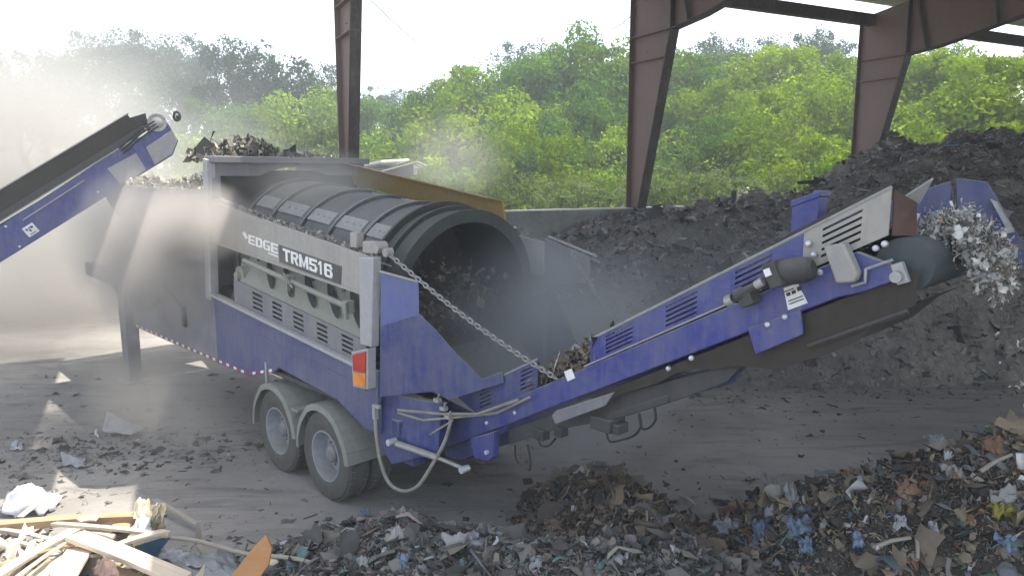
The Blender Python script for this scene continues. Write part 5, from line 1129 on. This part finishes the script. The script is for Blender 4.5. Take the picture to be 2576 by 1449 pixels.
for i, (nm, x, y, w_, h_, mt, lb, cat) in enumerate([
    ('film_scrap', 960, 870, 150, 110, 'slab', 'pale pinkish film in the middle of the low grey ridge', 'scrap'),
    ('film_scrap', 720, 700, 110, 50, 'blue_film', 'teal film fragment on the rear edge of the low ridge', 'scrap'),
    ('paper_scrap', 920, 700, 90, 50, 'slab', 'grey paper ball on the rear edge of the low ridge', 'paper'),
    ('film_scrap', 1000, 1080, 120, 120, 'blue_film', 'pale blue grey film at the bottom of the low ridge', 'scrap'),
    ('lid', 1990, 1080, 150, 120, 'film', 'curved pale bucket lid at the bottom of the low ridge', 'lid'),
    ('cloth', 1400, 940, 240, 150, 'slab', 'grey cloth half buried in the low ridge', 'cloth'),
    ('film_scrap', 700, 1080, 110, 70, 'slab', 'flat grey scrap near the bottom left of the low ridge', 'scrap'),
    ('lid', 1140, 1130, 120, 60, 'film', 'round pale lid at the very bottom of the low ridge', 'lid')]):
    bit(nm, x, y, w_ * .75, h_ * .7, mt, lb, cat, hf=h_low, seed=50 + i * 2.7, conv_=cC, dome=.03, amp=.04)
A = on_heap(h_low, *cC(650, 740)) + Vector((0, 0, .05)); B = on_heap(h_low, *cC(900, 1090)) + Vector((0, 0, .05))
o = MB().plate([A, A + Vector((.05, .02, .01)), A.lerp(B, .5) + Vector((.11, .03, .05)), B + Vector((.02, 0, 0)), A.lerp(B, .6) + Vector((-.06, 0, .02))], .012).build('board_strip', M['wood_grey']); tag(o, 'long grey board strip lying across the low ridge', 'board')

# ------------------------------------------------------------------ dust clouds (real volumes)
def cloud_mat(name, dens, color, seed, nscale=1.4, edge=.9, thr=.35):
    m, t, v = vol_mat(name, dens, color, .35)
    tc = nd(t, 'ShaderNodeTexCoord'); ln = nd(t, 'ShaderNodeVectorMath', operation='LENGTH')
    n = nd(t, 'ShaderNodeTexNoise'); n.inputs['Scale'].default_value = nscale; n.inputs['Detail'].default_value = 4; n.inputs['Roughness'].default_value = .55
    mp = nd(t, 'ShaderNodeMapping'); mp.inputs['Location'].default_value = (seed, seed * .7, seed * 1.3); t.links.new(tc.outputs['Object'], mp.inputs[0]); t.links.new(mp.outputs[0], n.inputs['Vector'])
    t.links.new(tc.outputs['Object'], ln.inputs[0])
    d = math_n(t, 'ADD', ln.outputs['Value'], math_n(t, 'MULTIPLY', math_n(t, 'SUBTRACT', n.outputs['Fac'], .5), 1.1))
    f = ramp(t, d, edge, thr, 0, 1); f = math_n(t, 'MULTIPLY', f, f); edgef = ramp(t, ln.outputs['Value'], 1., .85, 0, 1)
    f = math_n(t, 'MULTIPLY', math_n(t, 'MULTIPLY', f, edgef), ramp(t, n.outputs['Fac'], .3, .65, .35, 1.2))
    t.links.new(math_n(t, 'MULTIPLY', f, dens), v.inputs['Density']); return m
SPH = None
def cloud(lab, c, r, dens, color, seed, rz=0, **kw):
    mb = MB(); prof = [(-math.cos(g), math.sin(g) + 1e-4) for g in np.linspace(0, math.pi, 9)]; mb.lathe((0, 0, 0), (0, 0, 1), prof, 16)
    mb2 = mb; o = mb2.build('dust_cloud', cloud_mat('dust ' + str(seed), dens, color, seed, **kw)); o.location = c; o.scale = [q * 1.08 for q in r]; o.rotation_euler = (0, 0, rz); tag(o, lab, kind='stuff')
    bm = bmesh.new(); bm.from_mesh(o.data); bmesh.ops.remove_doubles(bm, verts=bm.verts, dist=.001); bmesh.ops.recalc_face_normals(bm, faces=bm.faces); bm.to_mesh(o.data); bm.free()
    return o
DC = (.82, .78, .71)
cloud('large pale dust cloud rising behind the feed conveyor', (-13.4, 19.5, 3.0), (8.4, 4.6, 5.8), .60, DC, 1.3, edge=1.0, thr=.35, nscale=1.9)
cloud('dense dust in front of the feed end of the machine', (-5.5, 10.7, 2.6), (2.3, .8, 1.3), 4.2, (.94, .89, .83), 4.1, rz=R(-45), edge=1.05, thr=.1, nscale=2.2)
cloud('low pale dust on the sunlit ground behind the machine', (-9.8, 15.2, 1.7), (3.4, 2.2, 1.9), .6, DC, 5.2, edge=1.0, thr=.3, nscale=1.8)
cloud('wisp of dust drifting over the near cover', (-4.15, 9.75, 3.15), (1.5, .5, .6), 4.5, (.94, .89, .83), 7.7, rz=R(-45), edge=1.05, thr=.1, nscale=1.8)
cloud('thin dust over the drum', (-2.6, 9.7, 3.6), (1.6, .8, .55), 1.0, DC, 9.2, rz=R(-40), edge=1.0, thr=.3, nscale=1.8)
cloud('grey dust pouring from the drum outlet', (.35, 7.7, 1.9), (1.7, 1.3, 1.4), 1.5, (.84, .88, .90), 12.5, rz=R(-40), edge=1.0, thr=.3, nscale=1.8)
cloud('faint grey dust hanging in front of the dark mound', (3.2, 11.6, 1.6), (3.6, 1.2, 1.8), .22, (.84, .87, .88), 21.2, edge=1.0, thr=.3, nscale=1.8)
cloud('thin dust plume rising behind the yellow guard', (-1.2, 15.2, 4.0), (1.5, .8, 1.2), .5, DC, 15.1, edge=1.0, thr=.3, nscale=1.8)
cloud('low dust drifting under the front of the machine', (-4.6, 9.2, .9), (2.2, .9, .8), .7, DC, 18.4, rz=R(-40), edge=1.0, thr=.3, nscale=1.6)
